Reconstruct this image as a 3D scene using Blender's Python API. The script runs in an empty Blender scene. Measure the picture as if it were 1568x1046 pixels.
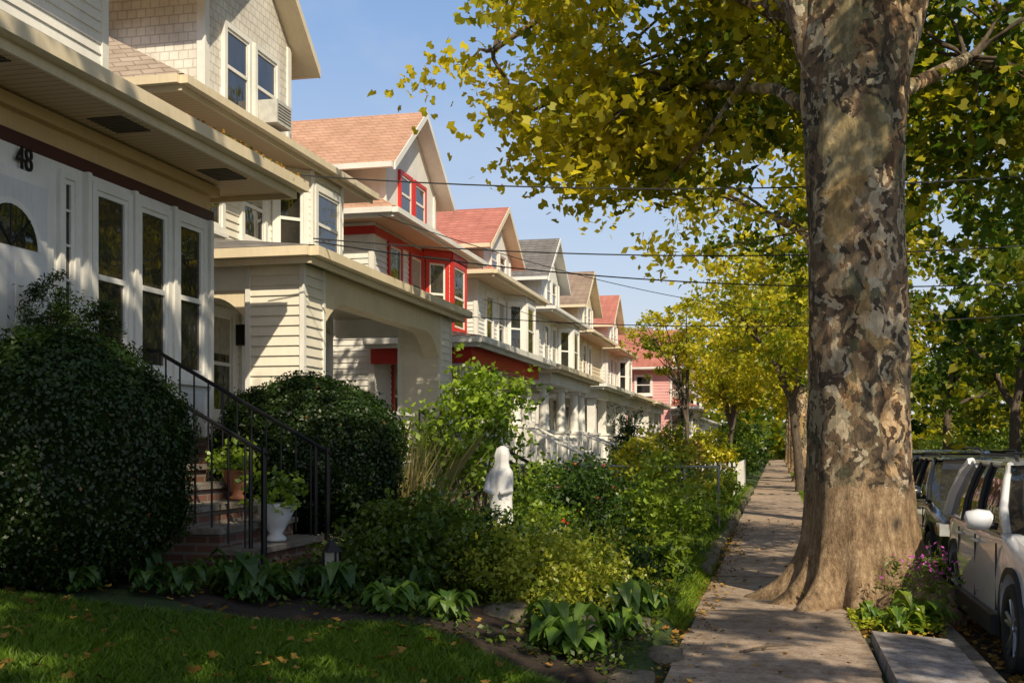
import bpy, bmesh, math, random
import numpy as np
from mathutils import Vector
R=random.Random(7)
scene=bpy.context.scene
COL=scene.collection
# ---------------------------------------------------------------- materials
def newmat(name):
    m=bpy.data.materials.new(name); m.use_nodes=True
    nt=m.node_tree; b=nt.nodes['Principled BSDF']
    return m,nt,b
def N(nt,t,**k):
    n=nt.nodes.new(t)
    for a,v in k.items(): setattr(n,a,v)
    return n
def coords(nt,scale=(1,1,1)):
    tc=N(nt,'ShaderNodeTexCoord'); mp=N(nt,'ShaderNodeMapping'); mp.inputs['Scale'].default_value=scale
    nt.links.new(tc.outputs['Object'],mp.inputs['Vector']); return mp.outputs['Vector']
def ramp(nt,fac,stops,interp='LINEAR'):
    r=N(nt,'ShaderNodeValToRGB'); cr=r.color_ramp; cr.interpolation=interp
    while len(cr.elements)<len(stops): cr.elements.new(.5)
    for e,(p,c) in zip(cr.elements,stops): e.position=p; e.color=(*c,1)
    nt.links.new(fac,r.inputs['Fac']); return r.outputs['Color']
def noise(nt,vec,scale,detail=5,rough=.6,dist=0):
    n=N(nt,'ShaderNodeTexNoise'); n.inputs['Scale'].default_value=scale; n.inputs['Detail'].default_value=detail
    n.inputs['Roughness'].default_value=rough; n.inputs['Distortion'].default_value=dist
    nt.links.new(vec,n.inputs['Vector']); return n.outputs['Fac']
def bump(nt,b,h,strength=.3,dist=.01):
    bp=N(nt,'ShaderNodeBump'); bp.inputs['Strength'].default_value=strength; bp.inputs['Distance'].default_value=dist
    nt.links.new(h,bp.inputs['Height']); nt.links.new(bp.outputs['Normal'],b.inputs['Normal'])
def mixc(nt,f,a,b_,mode='MIX'):
    m=N(nt,'ShaderNodeMix',data_type='RGBA',blend_type=mode)
    for i,v in ((0,f),(6,a),(7,b_)):
        if isinstance(v,(int,float)): m.inputs[i].default_value=v
        elif isinstance(v,tuple): m.inputs[i].default_value=(*v,1)
        else: nt.links.new(v,m.inputs[i])
    return m.outputs[2]
def mul(c,f): return tuple(min(1,x*f) for x in c)
def paint(name,c,rough=.55,var=.84,sc=1.5,bs=.12,dirt=.3):
    m,nt,b=newmat(name); v=coords(nt)
    n=noise(nt,v,sc,4,.65); col=ramp(nt,n,[(.3,mul(c,var)),(.65,c)])
    n2=noise(nt,coords(nt,(6,6,1.2)),3,4,.7)
    col=mixc(nt,ramp(nt,n2,[(.45,(0,0,0)),(.75,(dirt,)*3)]),col,mul(c,.62))
    nt.links.new(col,b.inputs['Base Color']); b.inputs['Roughness'].default_value=rough
    return m
def plain(name,c,rough=.5,metal=0,spec=.5):
    m,nt,b=newmat(name); v=coords(nt); n=noise(nt,v,9,3)
    nt.links.new(ramp(nt,n,[(.3,mul(c,.8)),(.7,mul(c,1.1))]),b.inputs['Base Color'])
    b.inputs['Roughness'].default_value=rough; b.inputs['Metallic'].default_value=metal
    b.inputs['Specular IOR Level'].default_value=spec
    return m
def bricky(name,c1,c2,cm,w,h,mortar=.012,offs=.5,bs=.5,rough=.85,msm=.1):
    m,nt,b=newmat(name); tc=N(nt,'ShaderNodeTexCoord'); sp=N(nt,'ShaderNodeSeparateXYZ'); cb=N(nt,'ShaderNodeCombineXYZ')
    nt.links.new(tc.outputs['Object'],sp.inputs[0])
    ad=N(nt,'ShaderNodeMath',operation='ADD'); nt.links.new(sp.outputs[0],ad.inputs[0]); nt.links.new(sp.outputs[1],ad.inputs[1])
    nt.links.new(ad.outputs[0],cb.inputs[0]); nt.links.new(sp.outputs[2],cb.inputs[1])
    br=N(nt,'ShaderNodeTexBrick'); br.offset=offs
    nt.links.new(cb.outputs[0],br.inputs['Vector'])
    br.inputs['Color1'].default_value=(*c1,1); br.inputs['Color2'].default_value=(*c2,1); br.inputs['Mortar'].default_value=(*cm,1)
    br.inputs['Scale'].default_value=1; br.inputs['Brick Width'].default_value=w; br.inputs['Row Height'].default_value=h
    br.inputs['Mortar Size'].default_value=mortar; br.inputs['Mortar Smooth'].default_value=msm
    n=noise(nt,coords(nt),1.7,5,.7)
    col=mixc(nt,1.0,br.outputs['Color'],ramp(nt,n,[(.3,(.68,.65,.62)),(.7,(1,1,1))]),'MULTIPLY')
    nt.links.new(col,b.inputs['Base Color']); b.inputs['Roughness'].default_value=rough
    inv=N(nt,'ShaderNodeMath',operation='SUBTRACT'); inv.inputs[0].default_value=1; nt.links.new(br.outputs['Fac'],inv.inputs[1])
    bump(nt,b,inv.outputs[0],bs,.012); return m
M={}
M['white']=paint('white_paint',(.86,.84,.79),dirt=.2)
M['cream']=paint('cream_paint',(.70,.50,.25))
M['creamlt']=paint('pale_cream_paint',(.82,.70,.50))
M['beige']=paint('beige_siding_paint',(.86,.80,.68),dirt=.15)
M['red']=paint('red_trim_paint',(.60,.03,.02),.45)
M['maroon']=paint('maroon_paint',(.07,.015,.012),.5)
M['gray']=paint('gray_paint',(.42,.44,.47))
M['pink']=paint('pink_paint',(.80,.42,.40))
M['tan']=paint('tan_paint',(.50,.40,.27))
M['ceil']=paint('porch_ceiling_paint',(.66,.58,.44))
M['roof_gray']=bricky('gray_shingles',(.19,.18,.18),(.26,.24,.23),(.09,.085,.08),.3,.11,.01)
M['roof_tan']=bricky('tan_shingles',(.50,.40,.32),(.42,.33,.26),(.25,.2,.16),.3,.11,.01)
M['roof_orange']=bricky('terracotta_shingles',(.64,.38,.26),(.58,.33,.22),(.42,.24,.16),.3,.10,.01)
M['roof_red']=bricky('red_shingles',(.60,.23,.18),(.52,.19,.15),(.36,.13,.1),.3,.10,.01)
M['roof_brown']=bricky('brown_shingles',(.40,.30,.23),(.33,.24,.18),(.18,.13,.1),.3,.10,.01)
M['scale']=bricky('fishscale_shingles',(.86,.83,.77),(.80,.77,.71),(.62,.59,.54),.15,.13,.008,.5,.9)
M['brick']=bricky('red_brown_brick',(.22,.10,.065),(.15,.07,.05),(.22,.19,.16),.21,.075)
M['stone']=bricky('stone_block',(.30,.26,.21),(.22,.19,.15),(.1,.09,.07),.45,.2,.015,.5,.8)
def rough_stone(name,c):
    m,nt,b=newmat(name); v=coords(nt); n=noise(nt,v,5,6,.75); n2=noise(nt,v,26,4,.7)
    col=ramp(nt,n,[(.3,mul(c,.45)),(.5,mul(c,.9)),(.7,mul(c,1.3))]); col=mixc(nt,.6,col,ramp(nt,n2,[(.35,(.4,.42,.3)),(.6,(1,1,1))]),'MULTIPLY')
    nt.links.new(col,b.inputs['Base Color']); b.inputs['Roughness'].default_value=.95; bump(nt,b,n2,.9,.03); return m
M['fieldstone']=rough_stone('field_stone',(.22,.18,.13))
def soffit_mat(name,c):
    m,nt,b=newmat(name); tc=N(nt,'ShaderNodeTexCoord'); w=N(nt,'ShaderNodeTexWave',wave_type='BANDS',bands_direction='Y',wave_profile='SAW')
    w.inputs['Scale'].default_value=3.2; nt.links.new(tc.outputs['Object'],w.inputs['Vector'])
    nt.links.new(ramp(nt,w.outputs['Fac'],[(0,mul(c,.25)),(.16,c),(1,mul(c,.9))]),b.inputs['Base Color'])
    b.inputs['Roughness'].default_value=.6; return m
M['soffit']=soffit_mat('soffit_boards',(.66,.49,.30))
M['vent']=plain('soffit_vent',(.10,.085,.06),.7)
M['iron']=plain('black_iron',(.012,.012,.013),.4,.3)
M['door']=paint('white_door_paint',(.74,.74,.76),.4)
M['curtain']=plain('curtain_cloth',(.42,.38,.30),.9)
M['wire']=plain('utility_wire_rubber',(.03,.03,.03),.6)
def glass():
    m,nt,b=newmat('window_glass'); v=coords(nt,(1,1,.6)); n=noise(nt,v,1.3,3)
    nt.links.new(ramp(nt,n,[(.35,(.010,.012,.014)),(.7,(.05,.045,.04))]),b.inputs['Base Color'])
    b.inputs['Roughness'].default_value=.03; b.inputs['Specular IOR Level'].default_value=.8; b.inputs['IOR'].default_value=1.6
    bump(nt,b,noise(nt,v,3.5,2),.12,.03); return m
M['glass']=glass()
def concrete(name,c,big=.8,warm=(.5,.40,.31)):
    m,nt,b=newmat(name); v=coords(nt)
    n=noise(nt,v,big,6,.7); n2=noise(nt,v,45,4,.7); n3=noise(nt,v,6,7,.82)
    col=ramp(nt,n,[(.3,mul(c,.58)),(.7,mul(c,1.15))])
    col=mixc(nt,.7,col,ramp(nt,n2,[(.3,(.5,.45,.4)),(.7,(1,1,1))]),'MULTIPLY')
    col=mixc(nt,.85,col,ramp(nt,n3,[(.38,warm),(.58,(1,1,1))]),'MULTIPLY')
    nt.links.new(col,b.inputs['Base Color']); b.inputs['Roughness'].default_value=.9
    ad=N(nt,'ShaderNodeMath',operation='ADD'); nt.links.new(n2,ad.inputs[0]); nt.links.new(n3,ad.inputs[1])
    bump(nt,b,ad.outputs[0],.7,.014); return m
M['sidewalk']=concrete('sidewalk_concrete',(.58,.46,.36))
M['kerb']=concrete('kerb_concrete',(.36,.33,.29),2)
M['slab']=concrete('granite_slab',(.46,.43,.43),3)
M['asphalt']=concrete('asphalt',(.065,.062,.06),.5)
def groundmat():
    m,nt,b=newmat('ground_soil_and_grass'); v=coords(nt)
    n=noise(nt,v,1.2,6,.7); n2=noise(nt,v,18,5,.75)
    col=ramp(nt,n,[(.35,(.05,.048,.02)),(.5,(.045,.08,.014)),(.75,(.08,.13,.02))])
    col=mixc(nt,.7,col,ramp(nt,n2,[(.3,(.35,.3,.25)),(.7,(1,1,1))]),'MULTIPLY')
    nt.links.new(col,b.inputs['Base Color']); b.inputs['Roughness'].default_value=1; bump(nt,b,n2,.8,.03); return m
M['ground']=groundmat()
def soilmat():
    m,nt,b=newmat('garden_soil'); v=coords(nt); n2=noise(nt,v,14,6,.8)
    nt.links.new(ramp(nt,n2,[(.3,(.012,.008,.005)),(.7,(.07,.042,.025))]),b.inputs['Base Color'])
    b.inputs['Roughness'].default_value=1; bump(nt,b,n2,1,.04); return m
M['soil']=soilmat()
def leafmat(name,trans=.4,val=1.5,gloss=0):
    m=bpy.data.materials.new(name); m.use_nodes=True; nt=m.node_tree; nt.nodes.remove(nt.nodes['Principled BSDF'])
    at=N(nt,'ShaderNodeAttribute',attribute_name='Col'); df=N(nt,'ShaderNodeBsdfDiffuse'); nt.links.new(at.outputs['Color'],df.inputs['Color'])
    out=df.outputs[0]
    tr=N(nt,'ShaderNodeBsdfTranslucent'); hs=N(nt,'ShaderNodeHueSaturation'); hs.inputs['Value'].default_value=val; hs.inputs['Saturation'].default_value=1.05
    nt.links.new(at.outputs['Color'],hs.inputs['Color']); nt.links.new(hs.outputs[0],tr.inputs['Color'])
    mx=N(nt,'ShaderNodeMixShader'); mx.inputs[0].default_value=trans
    nt.links.new(out,mx.inputs[1]); nt.links.new(tr.outputs[0],mx.inputs[2]); out=mx.outputs[0]
    if gloss:
        g=N(nt,'ShaderNodeBsdfGlossy'); g.inputs['Roughness'].default_value=.4; m2=N(nt,'ShaderNodeMixShader'); m2.inputs[0].default_value=gloss
        nt.links.new(out,m2.inputs[1]); nt.links.new(g.outputs[0],m2.inputs[2]); out=m2.outputs[0]
    nt.links.new(out,nt.nodes['Material Output'].inputs['Surface']); return m
M['leaf']=leafmat('leaf_foliage',.35,1.5,.035); M['canopy']=leafmat('canopy_leaf',.55,1.25,.02); M['grass']=leafmat('grass_blades',.3,1.4,.02); M['dryleaf']=leafmat('fallen_leaf',.1,1.2)
def barkplane():
    m,nt,b=newmat('plane_tree_bark')
    tc=N(nt,'ShaderNodeTexCoord'); nz=N(nt,'ShaderNodeTexNoise'); nz.inputs['Scale'].default_value=3.5; nz.inputs['Detail'].default_value=5
    nt.links.new(tc.outputs['Object'],nz.inputs['Vector'])
    va=N(nt,'ShaderNodeVectorMath',operation='SCALE'); va.inputs['Scale'].default_value=.5; nt.links.new(nz.outputs['Color'],va.inputs[0])
    vb=N(nt,'ShaderNodeVectorMath',operation='ADD'); nt.links.new(tc.outputs['Object'],vb.inputs[0]); nt.links.new(va.outputs[0],vb.inputs[1])
    def vor(sc,st):
        mp=N(nt,'ShaderNodeMapping'); mp.inputs['Scale'].default_value=(sc,sc,sc*st); nt.links.new(vb.outputs[0],mp.inputs['Vector'])
        vo=N(nt,'ShaderNodeTexVoronoi'); vo.inputs['Scale'].default_value=1; nt.links.new(mp.outputs[0],vo.inputs['Vector'])
        s=N(nt,'ShaderNodeSeparateColor'); nt.links.new(vo.outputs['Color'],s.inputs[0]); return s.outputs[0],s.outputs[1]
    a,a2=vor(7,.42); c,c2=vor(16,.55); g,g2=vor(3.2,.4)
    col1=ramp(nt,a,[(0,(.15,.105,.065)),(.22,(.28,.18,.105)),(.42,(.40,.29,.17)),(.58,(.20,.19,.115)),(.74,(.68,.55,.38))],'CONSTANT')
    col2=ramp(nt,c,[(0,(.10,.07,.045)),(.35,(.28,.185,.11)),(.58,(.48,.36,.22)),(.8,(.74,.62,.45))],'CONSTANT')
    f=ramp(nt,c2,[(0,(0,0,0)),(.48,(1,1,1))],'CONSTANT')
    col=mixc(nt,f,col1,col2)
    col=mixc(nt,ramp(nt,g,[(0,(0,0,0)),(.92,(.7,.7,.7))],'CONSTANT'),col,(.56,.44,.22))
    col=mixc(nt,1.0,col,ramp(nt,g2,[(0,(.66,.68,.66)),(.3,(1,1,1)),(.7,(1.0,.86,.70))],'CONSTANT'),'MULTIPLY')
    n=noise(nt,coords(nt,(1,1,.35)),22,6,.75)
    col=mixc(nt,.8,col,ramp(nt,n,[(.3,(.42,.38,.34)),(.6,(1,1,1))]),'MULTIPLY')
    sp=N(nt,'ShaderNodeSeparateXYZ'); nt.links.new(tc.outputs['Object'],sp.inputs[0])
    zz=N(nt,'ShaderNodeMath',operation='MULTIPLY_ADD'); zz.inputs[1].default_value=.6; nt.links.new(sp.outputs[2],zz.inputs[0])
    nn=noise(nt,coords(nt),5,5,.7); nm=N(nt,'ShaderNodeMath',operation='MULTIPLY'); nm.inputs[1].default_value=-1.4; nt.links.new(nn,nm.inputs[0]); nt.links.new(nm.outputs[0],zz.inputs[2])
    low=ramp(nt,zz.outputs[0],[(.0,(1,1,1)),(.12,(0,0,0))])
    brown=ramp(nt,noise(nt,coords(nt,(1,1,.35)),10,8,.85),[(.33,(.06,.038,.022)),(.46,(.26,.165,.09)),(.56,(.42,.29,.17)),(.66,(.66,.49,.31))])
    col=mixc(nt,low,col,brown)
    nt.links.new(col,b.inputs['Base Color']); b.inputs['Roughness'].default_value=.85
    ad=N(nt,'ShaderNodeMath',operation='ADD'); nt.links.new(a,ad.inputs[0]); nt.links.new(c,ad.inputs[1])
    ad2=N(nt,'ShaderNodeMath',operation='MULTIPLY_ADD'); nt.links.new(n,ad2.inputs[0]); ad2.inputs[1].default_value=2.5; nt.links.new(ad.outputs[0],ad2.inputs[2])
    bump(nt,b,ad2.outputs[0],1.0,.018); return m
M['barkp']=barkplane()
def barkd():
    m,nt,b=newmat('dark_bark'); v=coords(nt,(1,1,.25)); n=noise(nt,v,18,4,.75)
    nt.links.new(ramp(nt,n,[(.3,(.035,.025,.018)),(.7,(.16,.12,.085))]),b.inputs['Base Color']); b.inputs['Roughness'].default_value=.95
    return m
M['bark']=barkd()
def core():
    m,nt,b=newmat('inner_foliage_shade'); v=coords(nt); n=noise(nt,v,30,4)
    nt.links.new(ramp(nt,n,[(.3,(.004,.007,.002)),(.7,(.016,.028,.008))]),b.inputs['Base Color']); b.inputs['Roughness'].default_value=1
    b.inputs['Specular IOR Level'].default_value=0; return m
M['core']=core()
def carpaint(name,c):
    m,nt,b=newmat(name); v=coords(nt); n=noise(nt,v,2,3)
    nt.links.new(ramp(nt,n,[(.3,mul(c,.93)),(.7,c)]),b.inputs['Base Color']); b.inputs['Roughness'].default_value=.28
    b.inputs['Coat Weight'].default_value=1; b.inputs['Coat Roughness'].default_value=.04; return m
M['car_white']=carpaint('white_car_paint',(.80,.80,.82)); M['car_black']=carpaint('black_car_paint',(.015,.016,.02))
M['car_blue']=carpaint('blue_car_paint',(.03,.06,.14)); M['car_gray']=carpaint('gray_car_paint',(.12,.12,.13))
M['tyre']=plain('tyre_rubber',(.02,.02,.02),.8); M['rim']=plain('wheel_rim_alloy',(.4,.4,.42),.3,.8)
M['plastic']=plain('black_plastic_trim',(.02,.02,.022),.6); M['lamp']=plain('headlamp_lens',(.6,.6,.6),.08,.2)
M['amber']=plain('amber_lens',(.7,.2,.02),.2); M['terra']=plain('terracotta_pot',(.35,.14,.07),.8)
M['statue']=paint('weathered_white_stone',(.82,.80,.78),dirt=.1); M['ac']=plain('air_conditioner_casing',(.55,.55,.52),.5)
# ---------------------------------------------------------------- builders
def empty(name,loc=(0,0,0)):
    e=bpy.data.objects.new(name,None); COL.objects.link(e); e.empty_display_size=.5; return e
def mkobj(name,V,F,mat,parent=None,smooth=False):
    me=bpy.data.meshes.new(name); me.from_pydata([tuple(v) for v in V],[],F); me.update()
    if smooth: me.shade_smooth()
    me.materials.append(mat); o=bpy.data.objects.new(name,me); COL.objects.link(o)
    if parent: o.parent=parent
    return o
class B:
    def __init__(s,name): s.e=empty(name); s.p={}
    def add(s,n,mat,V,F):
        k=(n,mat); v,f=s.p.setdefault(k,([],[])); o=len(v); v.extend(V); f.extend([tuple(i+o for i in q) for q in F])
    def box(s,n,mat,x0,x1,y0,y1,z0,z1):
        V=[(x0,y0,z0),(x1,y0,z0),(x1,y1,z0),(x0,y1,z0),(x0,y0,z1),(x1,y0,z1),(x1,y1,z1),(x0,y1,z1)]
        s.add(n,mat,V,[(0,3,2,1),(4,5,6,7),(0,1,5,4),(1,2,6,5),(2,3,7,6),(3,0,4,7)])
    def fbox(s,n,mat,fr,a0,a1,z0,z1,o0,o1):
        P,u,w=fr; V=[]
        for z in (z0,z1):
            for a,o in ((a0,o0),(a1,o0),(a1,o1),(a0,o1)):
                V.append((P[0]+u[0]*a+w[0]*o,P[1]+u[1]*a+w[1]*o,z))
        s.add(n,mat,V,[(0,3,2,1),(4,5,6,7),(0,1,5,4),(1,2,6,5),(2,3,7,6),(3,0,4,7)])
    def poly(s,n,mat,V,F=None): s.add(n,mat,V,F or [tuple(range(len(V)))])
    def cyl(s,n,mat,x,y,z0,z1,r0,r1=None,k=16):
        r1=r0 if r1 is None else r1; V=[]
        for z,r in ((z0,r0),(z1,r1)):
            for i in range(k): V.append((x+r*math.cos(6.2832*i/k),y+r*math.sin(6.2832*i/k),z))
        F=[(i,(i+1)%k,k+(i+1)%k,k+i) for i in range(k)]+[tuple(range(k-1,-1,-1)),tuple(range(k,2*k))]
        s.add(n,mat,V,F)
    def rev(s,n,mat,x,y,prof,k=20,fold=0,dx=0):
        V=[];F=[]
        for q,(r,z) in enumerate(prof):
            for i in range(k):
                a=6.2832*i/k; rr=r*(1+fold*math.sin(6*a+z*3)+fold*.6*math.sin(11*a-z*5)); V.append((x+dx*q/len(prof)+rr*math.cos(a),y+rr*math.sin(a)*(1 if not fold else .8),z))
        for j in range(len(prof)-1):
            for i in range(k): F.append((j*k+i,j*k+(i+1)%k,(j+1)*k+(i+1)%k,(j+1)*k+i))
        F.append(tuple(range(k-1,-1,-1))); F.append(tuple(range((len(prof)-1)*k,len(prof)*k)))
        s.add(n,mat,V,F)
    def beam(s,n,mat,a,b,r,k=6):
        V,F=tube([a,b],[r,r],k); s.add(n,mat,V,F)
    def done(s,smooth=()):
        for (n,mat),(v,f) in s.p.items(): mkobj(n,v,f,M[mat],s.e,n in smooth)
        return s.e
def tube(P,Rr,k=8):
    P=[Vector(p) for p in P]; V=[];F=[]
    for i,p in enumerate(P):
        t=(P[min(i+1,len(P)-1)]-P[max(i-1,0)]).normalized()
        a=Vector((1,0,0)) if abs(t.x)<.8 else Vector((0,1,0))
        u=t.cross(a).normalized(); w=t.cross(u)
        for j in range(k):
            an=6.2832*j/k; V.append(tuple(p+(u*math.cos(an)+w*math.sin(an))*Rr[i]))
    for i in range(len(P)-1):
        for j in range(k): F.append((i*k+j,i*k+(j+1)%k,(i+1)*k+(j+1)%k,(i+1)*k+j))
    F.append(tuple(range(k))); F.append(tuple((len(P)-1)*k+j for j in range(k)))
    return V,F
SH={'rh':np.array([(0,-.5,0),(.32,0,.06),(0,.55,0),(-.32,0,.06)]),
 'long':np.array([(0,-.6,0),(.16,-.1,.05),(0,.6,0),(-.16,-.1,.05)]),
 'lobe':np.array([(0,-.45,0),(.5,-.2,.08),(.24,.05,.02),(.32,.42,.08),(0,.6,-.05),(-.32,.42,.08),(-.24,.05,.02),(-.5,-.2,.08)])}
def rawmesh(name,V,k,col,mat,parent=None):
    n=len(V)//k; me=bpy.data.meshes.new(name)
    me.vertices.add(len(V)); me.vertices.foreach_set('co',V.astype(np.float32).ravel())
    me.loops.add(len(V)); me.loops.foreach_set('vertex_index',np.arange(len(V),dtype=np.int32))
    me.polygons.add(n); me.polygons.foreach_set('loop_start',np.arange(0,len(V),k,dtype=np.int32))
    try: me.polygons.foreach_set('loop_total',np.full(n,k,dtype=np.int32))
    except Exception: pass
    me.update(calc_edges=True)
    at=me.attributes.new('Col','FLOAT_COLOR','POINT')
    c=np.ones((len(V),4),np.float32); c[:,:3]=np.repeat(col,k,axis=0); at.data.foreach_set('color',c.ravel())
    me.materials.append(mat); o=bpy.data.objects.new(name,me); COL.objects.link(o)
    if parent: o.parent=parent
    return o
def leaves(name,C,S,col,rng,shape='rh',up=.4,mat='leaf',parent=None,outn=None):
    n=len(C); nr=rng.normal(size=(n,3)); nr[:,2]+=up*2
    if outn is not None: nr=nr*.6+outn*1.3
    nr/=np.linalg.norm(nr,axis=1)[:,None]+1e-9
    t=np.cross(nr,rng.normal(size=(n,3))); t/=np.linalg.norm(t,axis=1)[:,None]+1e-9
    w=np.cross(nr,t); sp=SH[shape]; S=np.broadcast_to(S,(n,))
    V=C[:,None,:]+S[:,None,None]*(t[:,None,:]*sp[None,:,0,None]+w[:,None,:]*sp[None,:,1,None]+nr[:,None,:]*sp[None,:,2,None])
    return rawmesh(name,V.reshape(-1,3),len(sp),col,M[mat],parent)
GR=np.array((.055,.11,.012)); YE=np.array((.76,.65,.05)); LG=np.array((.21,.29,.025)); DG=np.array((.02,.045,.01)); OR=np.array((.45,.2,.035)); CG=np.array((.09,.16,.015))  # YE is autumn yellow and also paints the glow of sunlit leaf clumps
def mixcol(a,b,t): return a[None]*(1-t[:,None])+b[None]*t[:,None]
# ---------------------------------------------------------------- ground
def sm(a,b,x):
    t=min(1,max(0,(x-a)/(b-a))); return t*t*(3-2*t)
def gz(x,y):
    if x>-.85:
        if x<1.43: return -.03
        if x<9.6: return -.16
        return .0 + .2*sm(11,16,x)
    H=.62*(1-sm(10.5,14,y))+.38*sm(10.5,14,y)
    z=H*(.15*sm(-.85,-1.0,x)+.5*sm(-1.0,-2.6,x)+.35*sm(-2.6,-4.8,x))
    if x<-1: z+=.02*math.sin(x*3+y*1.7)*math.sin(y*2.3)
    return z-.01
xs=[-600,-150,-60,-30,-18,-12,-9,-7]+[-6+.25*i for i in range(21)]+[-.87,-.8,0,.75,1.1,1.43,1.44,5,9.6,9.61,11,12,14,16,30,60,150,600]
ys=[-300,-60,-20]+[-10+.5*i for i in range(80)]+[30+2*i for i in range(36)]+[110,130,160,250,600,1500]
V=[(x,y,gz(x,y)) for y in ys for x in xs]; nx=len(xs)
F=[(j*nx+i,j*nx+i+1,(j+1)*nx+i+1,(j+1)*nx+i) for j in range(len(ys)-1) for i in range(nx-1)]
mkobj('ground',V,F,M['ground'],None,True)
def sheet(name,mat,x0,x1,y0f,y1,st=.12):
    V=[];nxx=int((x1-x0)/st)+1; ny=int((y1-y0f)/st)+1
    for j in range(ny):
        for i in range(nxx):
            x=x0+i*st;y=y0f+j*st
            ed=min(x-x0,x1-x,y-y0f-.12*math.sin(x*2.2)-.1,y1-y)
            V.append((x,y,gz(x,y)+.03-.07*(1-sm(0,.3,ed))+.014*math.sin(x*9+y*5)*math.sin(y*8-x*3)))
    F=[(j*nxx+i,j*nxx+i+1,(j+1)*nxx+i+1,(j+1)*nxx+i) for j in range(ny-1) for i in range(nxx-1)]
    return mkobj(name,V,F,M[mat],None,True)
sheet('garden_bed',"soil",-5.9,-.95,7.0,10.6)
b=B('sidewalk'); y=-8.0
while y<170:
    t=R.uniform(-.016,.016); t2=R.uniform(-.018,.018); L=1.5
    x0,x1=-.77+R.uniform(-.03,.03),.72+R.uniform(-.03,.03)
    y1=y+L-R.uniform(.016,.035)
    V=[(x0,y,-.1),(x1,y,-.1),(x1,y1,-.1),(x0,y1,-.1),(x0,y,t),(x1,y,t2),(x1,y1,t2+R.uniform(-.012,.012)),(x0,y1,t)]
    b.add('paving_slabs','sidewalk',V,[(4,5,6,7),(0,1,5,4),(1,2,6,5),(2,3,7,6),(3,0,4,7)])
    y+=L
b.box('far_paving','sidewalk',10.6,12,-20,300,-.1,.03)
b.done()
b=B('road'); b.poly('asphalt','asphalt',[(1.44,-60,-.15),(9.6,-60,-.15),(9.6,600,-.15),(1.44,600,-.15)]); b.done()
b=B('kerb'); y=-10
while y<160:
    b.box('kerb_stones','kerb',1.42,1.56,y,y+1.98,-.2,-.005+R.uniform(-.01,.01)); y+=2
b.box('kerb_far','kerb',9.46,9.62,-20,300,-.2,0); b.done()
b=B('carriage_step_slab'); b.add('slab','slab',[(.79,6.6,-.1),(1.41,6.6,-.1),(1.41,9.9,-.1),(.75,9.9,-.1),(.79,6.6,.06),(1.41,6.6,.02),(1.40,9.9,.05),(.77,9.9,.10)],[(4,5,6,7),(0,1,5,4),(1,2,6,5),(2,3,7,6),(3,0,4,7)]); b.done()
def rock(b,n,mat,x,y,z,sx,sy,sz,seed):
    rr=random.Random(seed); bm=bmesh.new(); bmesh.ops.create_cube(bm,size=1); bmesh.ops.subdivide_edges(bm,edges=bm.edges[:],cuts=3,use_grid_fill=True)
    an=rr.uniform(-.25,.25); V=[]
    for v in bm.verts:
        c=v.co; q=(abs(c.x)**5+abs(c.y)**5+abs(c.z)**5)**.2*2; s=1/max(q,.8)*1.0; p=Vector((c.x*s,c.y*s,c.z*s))
        p+=Vector((rr.uniform(-1,1),rr.uniform(-1,1),rr.uniform(-1,1)))*.035
        X=p.x*sx;Y=p.y*sy; V.append((x+X*math.cos(an)-Y*math.sin(an),y+X*math.sin(an)+Y*math.cos(an),z+p.z*sz))
    bm.verts.index_update(); F=[tuple(v.index for v in f.verts) for f in bm.faces]; bm.free(); b.add(n,mat,V,F)
b=B('garden_edging'); y=14.5; k=0
while y<44:
    L=R.uniform(.35,.6); rock(b,'stones','fieldstone',-.92+R.uniform(-.03,.03),y+L/2,.02,.16,L*.98,.15+R.uniform(-.03,.03),k); k+=1; y+=L
b.done(smooth=('stones',))
b=B('stone_retaining_wall')
for i,(xa,ya,L,w,z0,h) in enumerate([(-1.8,8.5,.5,.42,.05,.26),(-1.35,9.1,.5,.34,0,.2),(-2.25,8.3,.5,.42,.1,.30),(-1.1,7.35,.5,.3,0,.1),(-1.0,6.6,.5,.34,-.02,.08),(-1.0,8.6,.4,.3,-.02,.08)]):
    rock(b,'blocks','fieldstone',xa+w/2,ya+L/2,z0+h/2-.04,w,L,h+.12,i+60)
b.done(smooth=('blocks',))
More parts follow.
